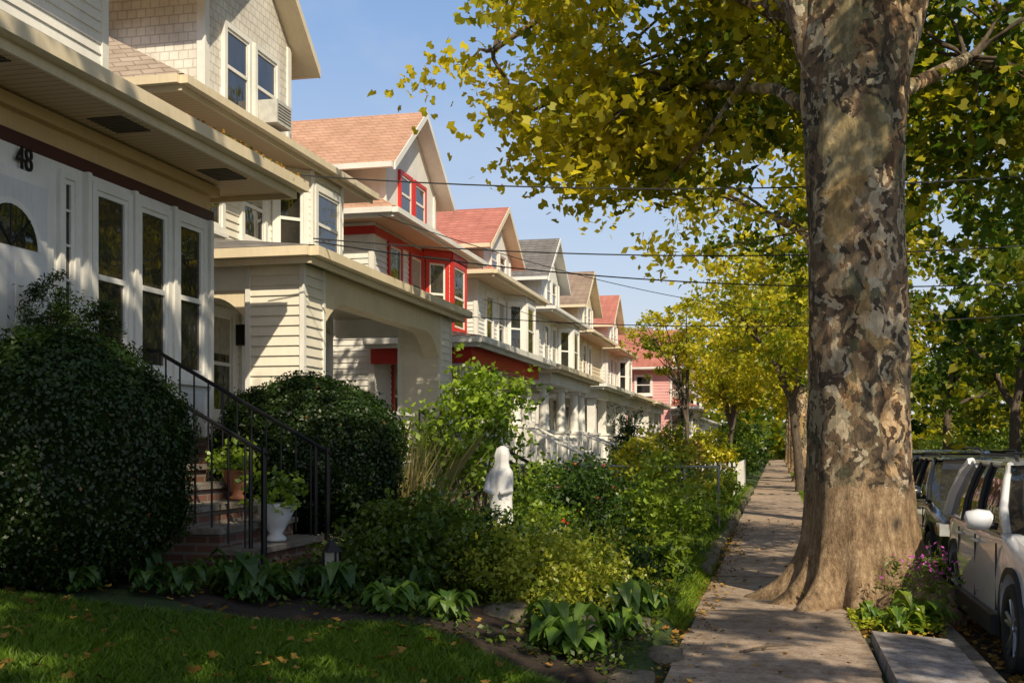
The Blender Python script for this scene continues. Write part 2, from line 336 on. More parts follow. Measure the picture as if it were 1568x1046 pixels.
# ---------------------------------------------------------------- houses
def FX(X): return ((X,0),(0,1),(1,0))
def FY(Y): return ((0,Y),(1,0),(0,-1))
def clap(b,n,mat,fr,a0,a1,z0,z1,h=.11):
    P,u,w=fr; z=z0; V=[];F=[]
    pt=lambda a,o,z:(P[0]+u[0]*a+w[0]*o,P[1]+u[1]*a+w[1]*o,z)
    while z<z1-.01:
        zt=min(z+h,z1); o=len(V)
        V+= [pt(a0,0.002,z),pt(a1,0.002,z),pt(a1,.024,z),pt(a0,.024,z),pt(a1,.003,zt),pt(a0,.003,zt)]
        F+= [(o,o+1,o+2,o+3),(o+3,o+2,o+4,o+5)]; z+=h
    b.add(n,mat,V,F)
def window(b,fr,a0,a1,z0,z1,trim='white',sash='white',w=.09,split=True,curt=None):
    b.fbox('window_glass','glass',fr,a0,a1,z0,z1,-.02,.026)
    for (p,q,r,s) in ((a0-w,a0,z0-w,z1+w),(a1,a1+w,z0-w,z1+w),(a0,a1,z1,z1+w),(a0,a1,z0-w,z0)):
        b.fbox('window_trim',trim,fr,p,q,r,s,-.01,.065)
    b.fbox('window_sill',trim,fr,a0-w-.03,a1+w+.03,z0-w-.05,z0-w,-.01,.10)
    t=.045
    for (p,q,r,s) in ((a0,a0+t,z0,z1),(a1-t,a1,z0,z1),(a0+t,a1-t,z1-t,z1),(a0+t,a1-t,z0,z0+t)):
        b.fbox('window_sash',sash,fr,p,q,r,s,.0,.045)
    if split:
        zm=(z0+z1)/2; b.fbox('window_sash',sash,fr,a0+t,a1-t,zm-.025,zm+.025,0,.048)
    if curt: b.fbox('window_blind','curtain',fr,a0+t,a1-t,z1-(z1-z0)*curt,z1-t,.0262,.030)
def hiproof(b,n,mat,x0,x1,y0,y1,z0,xr0,xr1,yr0,yr1,z1):
    V=[(x0,y0,z0),(x1,y0,z0),(x1,y1,z0),(x0,y1,z0),(xr0,yr0,z1),(xr1,yr0,z1),(xr1,yr1,z1),(xr0,yr1,z1)]
    b.add(n,mat,V,[(0,1,5,4),(1,2,6,5),(2,3,7,6),(3,0,4,7),(4,5,6,7)])
AC={'12.9'}
def house(name,y0,W=7.0,xe=-5.5,pz=3.9,xw=-7.8,ze=6.05,fz=1.3,wall='white',trim='white',wtrim=None,eave='creamlt',roof='roof_gray',porch='column',gw=3.3,gz_=7.6,gp=8.9,attic='scale',bay=True,band=None,proof=None,detail=True,pier='beige',xp=None,uy=(.45,.75),pm=.32):
    b=B(name); y1=y0+W; yw0=y0+uy[0]; yw1=y1-uy[1]; xb=-17.5; proof=proof or roof; wtrim=wtrim or trim
    xp=xe-.22 if xp is None else xp
    fF=FX(xw); fS=FY(yw0)
    h=.115 if detail else .16
    b.box('foundation','stone',xb+.02,xw+.0,yw0+.02,yw1-.02,-.3,fz-.01)
    b.box('walls',wall,xb,xw,yw0,yw1,fz,ze)
    clap(b,'siding',wall,fF,yw0,yw1,fz,ze,h); clap(b,'siding',wall,fS,xb,xw,fz,ze,h)
    b.box('corner_boards',trim,xw-.08,xw+.035,yw0-.035,yw0+.08,fz,ze-.01)
    b.box('corner_boards',trim,xw-.08,xw+.035,yw1-.08,yw1+.035,fz,ze-.01)
    if band:
        b.fbox('frieze_band',band,fF,yw0-.04,yw1+.04,ze-.24,ze-.08,0,.05); b.fbox('frieze_band',band,fS,xb,xw+.045,ze-.24,ze-.08,0,.05)
    ye0,ye1=yw0-.55,yw1+.5; xe2=xw+.62
    b.box('upper_soffit','soffit',xb-.5,xe2-.03,ye0+.03,ye1-.03,ze,ze+.06)
    b.box('upper_fascia',eave,xe2-.03,xe2,ye0,ye1,ze-.02,ze+.16); b.box('upper_fascia',eave,xb-.5,xe2-.031,ye0,ye0+.03,ze-.02,ze+.16)
    b.box('upper_gutter',eave,xe2+.001,xe2+.11,ye0-.05,ye1+.05,ze+.05,ze+.155); b.box('upper_gutter',eave,xb,xe2-.002,ye0-.11,ye0-.001,ze+.05,ze+.155)
    hiproof(b,'main_roof',roof,xb-.6,xe2+.06,ye0-.06,ye1+.06,ze+.165,xb+3,xw-3.6,(ye0+ye1)/2-.4,(ye0+ye1)/2+.4,ze+2.6)
    gc=(yw0+yw1)/2; g0,g1=gc-gw/2,gc+gw/2; xg=xw-.15; xgb=xg-4.6
    b.box('attic_walls',attic,xgb,xg,g0,g1,ze+.1,gz_)
    b.poly('attic_gable',attic,[(xg,g0,gz_),(xg,g1,gz_),(xg,gc,gp)])
    b.poly('attic_gable',attic,[(xgb,g0,gz_),(xgb,g1,gz_),(xgb,gc,gp)])
    b.box('attic_corner_boards','white',xg-.1,xg+.03,g0-.03,g0+.1,ze+.2,gz_-.05); b.box('attic_corner_boards','white',xg-.1,xg+.03,g1-.1,g1+.03,ze+.2,gz_-.05)
    ov=.45; sl=(gp-gz_)/(gw/2); xo=xg+.36
    for s in (-1,1):
        ya=gc+s*(gw/2+ov); za=gz_-sl*ov
        b.add('attic_roof',roof,[(xo,gc,gp+.14),(xo,ya,za+.14),(xgb-.3,ya,za+.14),(xgb-.3,gc,gp+.14)],[(0,1,2,3)])
        b.add('attic_soffit',eave,[(xo-.01,gc,gp+.02),(xo-.01,ya-s*.01,za+.02),(xgb-.29,ya-s*.01,za+.02),(xgb-.29,gc,gp+.02)],[(0,1,2,3)])
        b.add('attic_bargeboard',eave,[(xo-.02,gc,gp-.02),(xo-.02,ya,za-.02),(xo-.02,ya,za+.137),(xo-.02,gc,gp+.137),(xo+.02,gc,gp-.02),(xo+.02,ya,za-.02),(xo+.02,ya,za+.137),(xo+.02,gc,gp+.137)],[(0,1,2,3),(4,5,6,7),(0,1,5,4),(3,2,6,7),(1,2,6,5)])
        b.box('attic_gutter',eave,xgb-.3,xo-.03,min(ya,ya+s*.1),max(ya,ya+s*.1),za+.02,za+.13)
    fG=FX(xg); wz0,wz1=ze+.62,min(gz_-.12,ze+1.75)
    for k in range(2):
        c=gc-.5+k*1.0; window(b,fG,c-.36,c+.36,wz0,wz1,wtrim,'white',.08)
    if str(round(y0,1)) in AC:
        b.box('air_conditioner','ac',xg+.02,xg+.36,gc+.2,gc+.75,wz0,wz0+.36)
        for k in range(6): b.box('air_conditioner_grille','vent',xg+.361,xg+.364,gc+.24,gc+.71,wz0+.05+k*.047,wz0+.07+k*.047)
    fy=pz+.85; sw0,sw1=fy+.0,ze-.3
    window(b,fF,yw0+.9,yw0+1.6,sw0,sw1,wtrim,'white')
    window(b,fF,yw0+2.3,yw0+3.0,sw0,sw1,wtrim,'white',curt=.45)
    window(b,fS,xw-1.9,xw-1.1,sw0,sw1,wtrim,'white'); window(b,fS,xw-4.4,xw-3.6,sw0,sw1,wtrim,'white',curt=.3)
    window(b,fS,xw-2.0,xw-1.2,fz+.8,fz+2.1,wtrim,'white')
    if bay:
        ba,bb_=yw1-2.6,yw1-.25; d=.5; zb=pz+.3
        pts=[(xw,ba),(xw+d,ba+.55),(xw+d,bb_-.55),(xw,bb_)]
        V=[(p[0],p[1],z) for z in (zb,ze-.005) for p in pts]; b.add('bay_walls',wall,V,[(0,1,5,4),(1,2,6,5),(2,3,7,6)])
        for i in range(3):
            p,q=pts[i],pts[i+1]; L=math.dist(p,q); u=((q[0]-p[0])/L,(q[1]-p[1])/L); w=(u[1],-u[0]); fr=(p,u,w)
            clap(b,'bay_siding',wall,fr,0,L,zb,ze-.005,h)
            window(b,fr,.16,L-.16,sw0-.05,sw1,wtrim,'white',.1)
            b.fbox('bay_corner_post',wtrim,fr,-.03,.03,zb,ze-.006,.0,.05)
            if band: b.fbox('bay_frieze',band,fr,-.0,L,ze-.16,ze-.02,.022,.075)
    rz=pz+.16
    hiproof(b,'porch_roof',proof,xw+.0,xe+.05,y0-.05,y1+.05,rz,xw+.0,xw+.04,y0+1.6,y1-1.6,pz+.62)
    b.box('porch_ceiling','soffit' if porch!='arch' else 'ceil',xw+.03,xe-.03,y0+.03,y1-.03,pz-.0,pz+.05)
    b.box('porch_fascia',eave,xe-.03,xe,y0,y1,pz-.05,pz+.15); b.box('porch_fascia',eave,xw,xe-.031,y0,y0+.03,pz-.05,pz+.15); b.box('porch_fascia',eave,xw,xe-.031,y1-.03,y1,pz-.05,pz+.15)
    b.box('porch_gutter',eave,xe+.001,xe+.12,y0-.06,y1+.06,pz+.03,pz+.145); b.box('porch_gutter',eave,xw,xe-.002,y0-.12,y0-.001,pz+.03,pz+.145)
    pa,pb=y0+pm,y1-pm
    if porch=='enclosed': return b
    b.box('porch_base','brick' if porch!='arch' else 'stone',xw,xp-.02,pa+.02,pb-.02,-.3,fz-.06)
    b.box('porch_floor','gray',xw+.02,xp+.04,pa-.04,pb+.04,fz-.06,fz)
    b.box('porch_beam',trim if not band else band,xp-.3,xp-.02,pa,pb,pz-.32,pz-.005)
    b.box('porch_beam',trim if not band else band,xw,xp-.301,pa,pa+.28,pz-.32,pz-.005); b.box('porch_beam',trim,xw,xp-.301,pb-.28,pb,pz-.32,pz-.005)
    if porch=='arch':
        for (ya,yb) in ((pa,pa+.62),(pb-.62,pb)):
            b.box('porch_piers',pier,xp-.73,xp,ya,yb,-.2,pz-.33)
            clap(b,'pier_siding',pier,FY(ya),xp-.73,xp,fz-.6,pz-.01,.125)
            clap(b,'pier_siding',pier,FX(xp),ya,yb,fz-.6,pz-.01,.125)
            for (xx,yy) in ((xp,ya),(xp-.73,ya),(xp,yb)): b.box('pier_corner_boards','white',xx-.035,xx+.03,yy-.03,yy+.035,.2,pz-.02)
        n=40; ya,yb=pa+.62,pb-.62; V=[];F=[]
        for i in range(n+1):
            yy=ya+(yb-ya)*i/n; dd=min(yy-ya,yb-yy); zz=pz-.36-.42*max(0,1-dd/.8)**2
            for x in (xp+.0,xp-.28): V+=[(x,yy,zz),(x,yy,pz-.01)]
        for i in range(n):
            o=i*4; F+=[(o,o+4,o+5,o+1),(o+2,o+6,o+7,o+3),(o,o+4,o+6,o+2)]
        b.add('porch_arch',eave,V,F)
        V=[];F=[]; xa,xb2=xw,xp-.73
        for i in range(21):
            xx=xa+(xb2-xa)*i/20; dd=min(xx-xa,xb2-xx); zz=pz-.40-.35*max(0,1-dd/.5)**2
            for yv in (pa+.3,pa+.02): V+=[(xx,yv,zz),(xx,yv,pz-.01)]
        for i in range(20):
            o=i*4; F+=[(o,o+4,o+5,o+1),(o+2,o+6,o+7,o+3),(o,o+4,o+6,o+2)]
        b.add('porch_arch',eave,V,F)
        b.box('porch_knee_wall',pier,xp-.25,xp-.05,pa+.62,pb-2.1,fz,fz+.75); clap(b,'knee_siding',pier,FX(xp-.05),pa+.62,pb-2.1,fz,fz+.75,.125)
        b.box('knee_cap','white',xp-.3,xp+.02,pa+.62,pb-2.1,fz+.751,fz+.8)
        b.box('wall_lantern','iron',xw+.03,xw+.2,yw0+2.0,yw0+2.15,fz+1.75,fz+2.05)
    else:
        for yy in (pa+.3,(pa+pb)/2-.5,pb-1.5,pb-.3):
            b.box('column_pedestals',wall,xp-.5,xp-.06,yy-.23,yy+.23,-.2,fz+.85); b.box('pedestal_caps','white',xp-.54,xp-.02,yy-.27,yy+.27,fz+.851,fz+.92)
            if porch=='column':
                b.cyl('columns','white',xp-.28,yy,fz+.921,pz-.42,.15,.12,18); b.box('column_capitals','white',xp-.46,xp-.1,yy-.18,yy+.18,pz-.42,pz-.325)
            else: b.box('columns','white',xp-.42,xp-.14,yy-.14,yy+.14,fz+.921,pz-.325)
        b.box('porch_knee_wall',wall,xp-.36,xp-.2,pa+.5,pb-1.75,fz,fz+.7); b.box('knee_cap','white',xp-.4,xp-.16,pa+.53,pb-1.73,fz+.701,fz+.75)
    dy=pb-1.2
    b.fbox('door_casing',wtrim,fF,dy-.62,dy+.62,fz,fz+2.25,0,.06); b.fbox('door','door',fF,dy-.46,dy+.46,fz+.01,fz+2.1,.02,.075)
    b.fbox('door_glass','glass',fF,dy-.3,dy+.3,fz+1.0,fz+1.95,.04,.082)
    for k in range(2): b.fbox('door_panels','white',fF,dy-.33+k*.36,dy-.03+k*.36,fz+.2,fz+.85,.05,.088)
    window(b,fF,pa+1.3,pa+2.1,fz+.75,fz+2.15,wtrim,'white',.1,True,.4); window(b,fF,pa+2.5,pa+3.3,fz+.75,fz+2.15,wtrim,'white',.1)
    ns=7; s0,s1=pb-2.0,pb-.75; g=.3; rm='iron' if porch!='column' else 'white'
    for i in range(ns):
        zt=fz-.02-(i+1)*(fz-g)/(ns); b.box('steps','brick',xp+.05+i*.27,xp+.05+(i+1)*.27-.001,s0,s1,g-.4,zt-.03); b.box('treads','kerb',xp+.05+i*.27,xp+.07+(i+1)*.27,s0-.02,s1+.02,zt-.029,zt)
    for yy in (s0+.03,s1-.03):
        for i in range(0,ns+1,1):
            zt=fz-i*(fz-g)/ns; x=xp+.1+i*.27-.04; b.beam('stair_rail',rm,(x,yy,zt-.02),(x,yy,zt+.85),.018)
        b.beam('stair_rail',rm,(xp+.06,yy,fz+.85),(xp+.06+ns*.27,yy,g+.85),.03)
    b.box('chimney','brick',xw-5.2,xw-4.6,gc+1.1,gc+1.7,ze,gp+.5)
    b.beam('downspout','white',(xw+.08,yw1-.05,ze-.05),(xw+.08,yw1-.05,pz+.6),.045)
    b.done(); return b
b=house('clapboard_house',4.2,7.7,xe=-5.25,pz=4.45,xw=-7.0,ze=6.9,fz=1.75,wall='white',trim='white',eave='creamlt',roof='roof_gray',porch='enclosed',attic='white',gz_=8.6,gp=9.9,uy=(.6,1.05),bay=False)
xw48=-6.0; f=FX(xw48)
b.box('porch_walls','cream',-7.0,xw48,4.9,11.3,-.2,4.44)
b.box('porch_base','brick',-6.9,xw48+.03,4.87,11.33,-.3,1.7)
b.fbox('maroon_band','maroon',f,4.85,11.33,4.06,4.17,0,.03); b.fbox('maroon_band','maroon',FY(4.9),-7,-5.97,4.06,4.17,0,.03)
b.fbox('white_field','white',f,4.88,11.32,1.72,4.055,.001,.025)
b.fbox('frieze_moulding','cream',f,4.86,11.35,4.33,4.43,0,.09)
for (a0,a1) in ((9.10,9.61),(9.83,10.33),(10.56,11.06)):
    window(b,f,a0,a1,2.38,3.93,'white','white',.07)
    b.fbox('panel_below','door',f,a0-.02,a1+.02,1.8,2.18,.02,.045)
for s in (8.96,9.72,10.445,11.2): b.fbox('pilasters','white',f,s-.028,s+.028,1.73,4.05,.02,.085)
window(b,f,8.62,8.78,2.15,3.93,'white','white',.06,False)
for k in range(1,6): b.fbox('window_sash','white',f,8.62+.046,8.78-.046,2.15+k*.3,2.17+k*.3,.02,.05)
window(b,f,6.95,7.12,2.15,3.93,'white','white',.06,False)
window(b,f,5.4,6.4,2.38,3.93,'white','white',.085)
b.fbox('door_casing','white',f,7.28,8.45,1.75,3.86,.02,.075); b.fbox('door','door',f,7.4,8.33,1.76,3.76,.05,.1)
V=[(xw48+.103,7.865+.33*math.cos(a),3.22+.33*math.sin(a)) for a in [math.pi*i/16 for i in range(17)]]
b.poly('door_fanlight','glass',V)
V=[];F=[]
for i in range(17):
    a=math.pi*i/16
    for r in (.33,.38): V.append((xw48+.108,7.865+r*math.cos(a),3.22+r*math.sin(a)))
F=[(2*i,2*i+1,2*i+3,2*i+2) for i in range(16)]; b.add('fanlight_rim','white',V,F)
for i in (4,8,12):
    a=math.pi*i/16; b.beam('fanlight_bars','iron',(xw48+.106,7.865,3.22),(xw48+.106,7.865+.33*math.cos(a),3.22+.33*math.sin(a)),.007)
for k in range(2):
    for z0,z1 in ((1.95,2.45),(2.55,3.1)): b.fbox('door_panels','white',f,7.5+k*.42,7.81+k*.42,z0,z1,.08,.108)
for k in range(4):
    for q in range(9): b.box('soffit_vents','vent',-5.78,-5.45,4.9+k*1.9+q*.055,4.93+k*1.9+q*.055,4.440,4.449)
b.done()
rng=np.random.default_rng(77); n=160; P=np.stack([-5.18+rng.normal(size=n)*.03,rng.uniform(9.3,11.8,n),4.6+rng.random(n)*.03],1)
leaves('gutter_leaves',P,np.full(n,.045),mixcol(GR,OR,rng.random(n)),rng,'rh',.3,'dryleaf')
tc=bpy.data.curves.new('house_number',type='FONT'); tc.body='48'; tc.size=.27; tc.extrude=.008
to=bpy.data.objects.new('house_number_sign',tc); COL.objects.link(to); to.location=(-5.94,7.98,3.87); to.rotation_euler=(math.pi/2,0,math.pi/2); tc.materials.append(M['iron'])
to.scale=(.8,1,1)
b=B('brick_front_steps')
for i in range(6):
    zt=1.62-i*.165; b.box('risers','brick',-5.95+i*.3,-5.95+(i+1)*.3-.001,8.55,10.0,.2,zt-.05); b.box('treads','kerb',-5.95+i*.3,-5.92+(i+1)*.3,8.5,10.05,zt-.049,zt)
b.box('landing','brick',-6.0,-5.96,7.2,10.0,.2,1.7); b.done()
b=B('iron_stair_railing')
for yy in (8.6,9.95):
    for i in range(13):
        x=-5.9+i*.15; zt=1.62-max(0,(x+5.8))*.55; b.beam('balusters','iron',(x,yy,zt-.02),(x,yy,zt+.88),.009)
    b.beam('handrail','iron',(-5.95,yy,2.56),(-5.8,yy,2.54),.02); b.beam('handrail','iron',(-5.8,yy,2.52),(-4.05,yy,1.56),.02)
    b.beam('newel','iron',(-4.08,yy,.55),(-4.08,yy,1.62),.022); b.beam('newel','iron',(-4.2,yy,.55),(-4.2,yy,1.66),.018)
b.done()
house('clapboard_house',12.9,7.0,wall='beige',trim='white',eave='creamlt',roof='roof_tan',proof='roof_gray',porch='arch',attic='scale',gw=2.9,fz=1.35,pm=.25,gz_=8.3,gp=9.6)
house('red_trimmed_house',20.9,7.0,pz=3.55,wall='white',trim='white',wtrim='red',eave='white',roof='roof_orange',porch='column',attic='white',band='red',fz=1.2,gw=3.5)
house('clapboard_house',28.9,7.0,pz=3.55,wall='white',trim='white',eave='creamlt',roof='roof_red',proof='roof_gray',porch='column',attic='white',fz=1.1,gp=8.4,gz_=7.3)
specs=[('white','white','white','roof_gray','white'),('creamlt','white','creamlt','roof_brown','creamlt'),('white','white','creamlt','roof_red','white'),('pink','white','white','roof_red','pink'),('white','gray','white','roof_brown','white'),('beige','creamlt','white','roof_gray','scale'),('pink','white','white','roof_red','pink'),('creamlt','white','white','roof_red','creamlt'),('white','white','white','roof_gray','white'),('tan','white','white','roof_brown','tan')]
for i,s in enumerate(specs):
    kw=dict(xw=-5.5,xe=-4.0,ze=5.6,gz_=6.9,gp=7.9) if i==3 else {}
    house('clapboard_house' if s[0]!='pink' else 'pink_house',36.9+8*i,7.0,pz=3.5,wall=s[0],trim=s[1],eave=s[2],roof=s[3],porch='column' if i%2 else 'square',attic=s[4],fz=1.1,detail=False,bay=i%3!=1,**kw)
# ---------------------------------------------------------------- trees
def trunk_mesh(b,n,mat,path,radii,k=14,wob=.06,seed=0):
    rr=random.Random(seed); P=[Vector(p) for p in path]
    Q=[];RR=[]
    for i in range(len(P)-1):
        for t in range(4):
            f=t/4; Q.append(P[i].lerp(P[i+1],f)+Vector((rr.uniform(-1,1),rr.uniform(-1,1),0))*radii[i]*wob); RR.append(radii[i]*(1-f)+radii[i+1]*f)
    Q.append(P[-1]);RR.append(radii[-1]); V,F=tube(Q,RR,k); b.add(n,mat,V,F)
def cloud(name,C,nl,size,cols,seed,shape,spread,parent,flat=.7,yfun=None,mat='leaf'):
    rng=np.random.default_rng(seed); n=len(C); per=nl//n; cid=np.repeat(np.arange(n),per)
    sc=rng.uniform(.6,1.3,n)*spread; off=rng.normal(size=(len(cid),3))*.5
    sub=rng.normal(size=(n*9,3))*.55; sid=cid*9+rng.integers(0,9,len(cid))
    d=(sub[sid]+off*.42); d[:,2]*=flat
    P=C[cid]+d*sc[cid,None]
    tb=rng.beta(cols[2],cols[3],n)
    if yfun is not None: tb=np.clip(tb+yfun(C),0,1)
    t=np.clip(tb[cid]+rng.normal(size=len(cid))*.16,0,1)
    col=mixcol(cols[0],cols[1],t)*rng.uniform(.6,1.2,len(cid))[:,None]
    return leaves(name,P,size*rng.uniform(.6,1.25,len(cid)),col,rng,shape,.35,mat,parent)
def tree(name,x,y,h0,r0,clumps,nl,size,cols,seed,shape='rh',bark='bark',spread=.75,forks=None,lean=(0,0),limbfrac=.5,base=-.15,flat=.65):
    rng=np.random.default_rng(seed); b=B(name); C=np.array(clumps)
    top=Vector((x+lean[0],y+lean[1],h0))
    trunk_mesh(b,'trunk',bark,[(x,y,base),(x+lean[0]*.1,y+lean[1]*.1,.3),(x+lean[0]*.5,y+lean[1]*.5,h0*.5),top],[r0*1.6,r0*1.05,r0*.9,r0*.75],14,.06,seed)
    K=forks or 6; idx=rng.choice(len(C),min(K,len(C)),replace=False); mids=[]
    for i in idx:
        c=Vector(C[i]); m=top.lerp(c,.55)+Vector((0,0,.35)); mids.append((m,c))
        trunk_mesh(b,'limbs',bark,[top-Vector((0,0,.2)),top.lerp(m,.5)+Vector((0,0,.3)),m,c],[r0*.62,r0*.42,r0*.28,r0*.1],8,.25,seed+int(i))
    for j in range(len(C)):
        if rng.random()<limbfrac:
            c=Vector(C[j]); m=min(mids,key=lambda q:(q[0]-c).length)[0]
            trunk_mesh(b,'branches',bark,[m,m.lerp(c,.5)+Vector((0,0,.2)),c],[r0*.16,r0*.09,r0*.03],5,.8,seed+j)
    e=b.done(smooth=('trunk','limbs','branches'))
    cloud('foliage',C,nl,size,cols,seed,shape,spread,e,flat,None,'canopy')
    return e
def ell(rng,n,c,r,shell=.5,zmin=None,filt=None):
    out=[]
    while len(out)<n:
        d=rng.normal(size=3); d/=np.linalg.norm(d); q=np.array(c)+d*np.array(r)*(rng.random()**shell)
        if zmin is not None and q[2]<zmin+rng.random()*.8: continue
        if filt and not filt(q): continue
        out.append(q)
    return out
def plane_trunk(b):
    cx,cy=.87,12.5; K=96; zs=[-.25,-.12,0,.06,.12,.18,.25,.33,.42,.52,.65,.8,1.0]+[1.15+.12*i for i in range(45)]
    V=[];F=[]
    roots=[(3.05,.50,.24),(3.55,.34,.12),(4.05,.44,.17),(4.6,.34,.13),(5.1,.40,.15),(5.6,.48,.2),(0.1,.45,.3),(1.2,.5,.3),(2.2,.5,.3),(6.05,.35,.14)]
    for z in zs:
        zz=max(z,0)
        base=.51-.006*zz+.06*math.exp(-((z-5.6)/.8)**2)+.12*math.exp(-zz/.5)
        for j in range(K):
            a=6.28318*j/K; r=base
            for (ra,am,wd) in roots:
                da=(a-ra+math.pi)%(2*math.pi)-math.pi
                r+=am*math.exp(-(da/wd)**2)*math.exp(-zz/.22)
                r+=am*.2*math.exp(-(da/(wd*1.3))**2)*math.exp(-zz/1.0)
            r+=.024*math.sin(3*a+z*.8)+.018*math.sin(5*a-z*1.7+1)+.014*math.sin(9*a+z*3.1)*math.sin(z*4+a*2)+.010*math.sin(17*a+z*7)*math.sin(z*9+a*5)
            r+=.07*math.exp(-(((a-4.0+math.pi)%(2*math.pi)-math.pi)/.28)**2-((z-5.35)/.2)**2)-.10*math.exp(-(((a-4.0+math.pi)%(2*math.pi)-math.pi)/.12)**2-((z-5.35)/.1)**2)
            lx=-.03*math.sin(z*.6)-.010*z
            V.append((cx+lx+r*math.cos(a),cy+r*math.sin(a),z))
    for i in range(len(zs)-1):
        for j in range(K): F.append((i*K+j,i*K+(j+1)%K,(i+1)*K+(j+1)%K,(i+1)*K+j))
    b.add('trunk','barkp',V,F)
    T=[([(.66,12.5,4.9),(.46,12.5,5.6),(.22,12.5,6.5),(-.4,12.8,8.4),(-1.6,13.6,10.6)],[.2,.2,.19,.16,.08]),
       ([(.79,12.5,5.6),(.78,12.6,6.6),(.7,12.9,8.5),(.6,13.5,12)],[.46,.36,.26,.1]),
       ([(1.0,12.5,5.1),(1.27,12.5,6.2),(1.9,12.7,8.2),(3.2,13.3,11)],[.25,.26,.2,.08]),
       ([(.9,12.2,6.2),(1.8,10.8,7.3),(3.2,9.0,8.2),(4.6,7.4,8.8)],[.2,.14,.09,.04]),  # out-of-view limb added to carry the clumps that shade the sidewalk
       ([(.5,12.9,5.2),(.0,14.0,5.9),(-1.2,15.4,6.5),(-2.6,16.4,6.9),(-4.0,17,6.6)],[.09,.07,.06,.04,.02]),
       ([(1.2,12.9,5.4),(2.2,14.3,6.2),(3.5,16,6.3)],[.09,.07,.03]),
       ([(.6,13,6.2),(-.6,14.4,7.3),(-2.4,15.2,7.9),(-3.9,15.6,7.2)],[.12,.1,.07,.03]),
       ([(-.3,14.2,6.2),(-.9,14.9,5.6),(-1.6,15.6,5.1)],[.05,.035,.015])]
    for i,(p,r) in enumerate(T): trunk_mesh(b,'limbs','barkp',p,r,14,.05,i+40)
bm_=B('unseen_shade_tree'); plane_trunk(bm_)
e=bm_.done(smooth=('trunk','limbs'))
rng=np.random.default_rng(11)
def fmain(q):
    if q[1]<13.3 and q[2]<7.6: return False
    if q[1]<13.9 and q[2]<7.0 and q[0]>-1: return False
    if q[0]<-3.0 and q[2]<5.8: return False
    return True
C=ell(rng,112,(.2,15.0,7.9),(4.9,4.4,4.0),.45,5.0,fmain)
C+=ell(rng,24,(-1.9,15.8,6.3),(2.5,1.8,1.2),.6,4.9)
C+=ell(rng,26,(3.3,15.5,5.9),(1.7,2.2,2.0),.6,3.6)
C+=ell(rng,22,(4.6,7.6,8.9),(2.6,2.4,1.0),.7,7.7)  # out-of-view clumps added to cast shade on the sidewalk and trunk
C=np.array(C)
bb=B('tmp'); anchors=[Vector(p) for p in [(-1.2,15.4,6.5),(-2.6,16.4,6.9),(-3.9,15.6,7.2),(-.6,14.4,7.3),(-2.4,15.2,7.9),(2.2,14.3,6.2),(3.5,16,6.3),(-.4,12.8,8.4),(.6,13.2,10),(1.9,12.7,8.2),(3.2,13.3,11),(-1.6,13.6,10.6),(.3,13.6,6.0),(3.2,9.0,8.2),(1.8,10.8,7.3),(4.6,7.4,8.8)]]
for j,c in enumerate(C):
    c=Vector(c); m=min(anchors,key=lambda q:(q-c).length); trunk_mesh(bb,'branches','bark',[m,m.lerp(c,.5)+Vector((0,0,.15)),c],[.035,.02,.007],5,1.5,j)
for (n,mat),(v,f_) in bb.p.items(): mkobj(n,v,f_,M[mat],e,True)
bpy.data.objects.remove(bb.e)
cloud('foliage',C,32000,.145,(CG,YE,.9,1.0),5,'lobe',.95,e,.7,lambda C:np.clip((-C[:,0]-.0)*.14,-.3,.45),'canopy')  # sunlit look painted in: leaves yellower to the left, darker green right
def street(name,x,y,top,seed,nc,nl,size,cols,R3=(4.6,4.8,4.0),cz=8,zmin=4.2,r0=.3,bark='barkp',shape='rh',spread=1.05,off=(0,0),**k):
    rng=np.random.default_rng(seed); C=ell(rng,nc,(x-.2+off[0],y+off[1],cz),R3,.45,zmin)
    return tree(name,x,y,top,r0,C,nl,size,cols,seed,shape,bark,spread,**k)
street('unseen_shade_tree',1.35,25,5,21,64,12500,.20,(CG,YE,1.1,.9),(4.3,4.6,4.0),8.2,4.6,.3)
street('unseen_shade_tree',1.15,-2.2,5.5,22,100,9500,.32,(GR,YE,1.2,1.8),(7.4,6.6,3.6),9.7,6.4,.4,spread=.75,off=(.8,.6))  # unseen tree behind the camera, added so its crown shades the foreground
street('street_tree',.85,41,3.3,23,46,7000,.22,(LG,YE,1.2,1.2),(3.2,4.2,2.8),6.2,3.8,.17,'bark',lean=(-.35,0),forks=4)
street('unseen_shade_tree',1.05,51,5,24,46,6000,.3,(LG,YE,1.2,1.0),(3.8,4.2,4.0),8,3.6,.32)
for i,yy in enumerate((66,82,104)):
    street('unseen_shade_tree',1.0,yy,4.5,30+i,42,4500,.42,(LG,YE,1.6,1.3),(4.2,5,4.2),7.6,2.8,.28)
for i,(xx,yy,rz_,cz) in enumerate(((11,32,5,8.5),(11,46,5,8),(11.4,60,5.5,7.5),(11,80,6,7),(19,50,7,7),(22,78,8,8),(17,36,6,8),(27,60,7,7))):
    street('shade_tree',xx,yy,3.6,50+i,50,6000,.42,(GR,LG if i%2 else YE*.8,1.2,1.6),(rz_,rz_,rz_*.95),cz,1.2+(i%3)*.6,.3,'bark',limbfrac=.2)
street('ornamental_tree',-2.9,38,2.6,70,36,4200,.14,(LG,YE,2.0,1.2),(1.7,1.7,1.4),5.0,3.8,.09,'bark',spread=.45)
street('ornamental_tree',-2.0,52,2.6,71,30,3200,.18,(LG,YE,2.2,1.6),(1.4,1.8,1.4),4.4,3.0,.1,'bark',spread=.5)
street('ornamental_tree',-2.4,64,2.6,73,34,3600,.24,(LG,YE,2.0,1.2),(2.0,2.4,2.0),5.4,3.0,.14,'bark',spread=.7)
rng=np.random.default_rng(90); C=[]
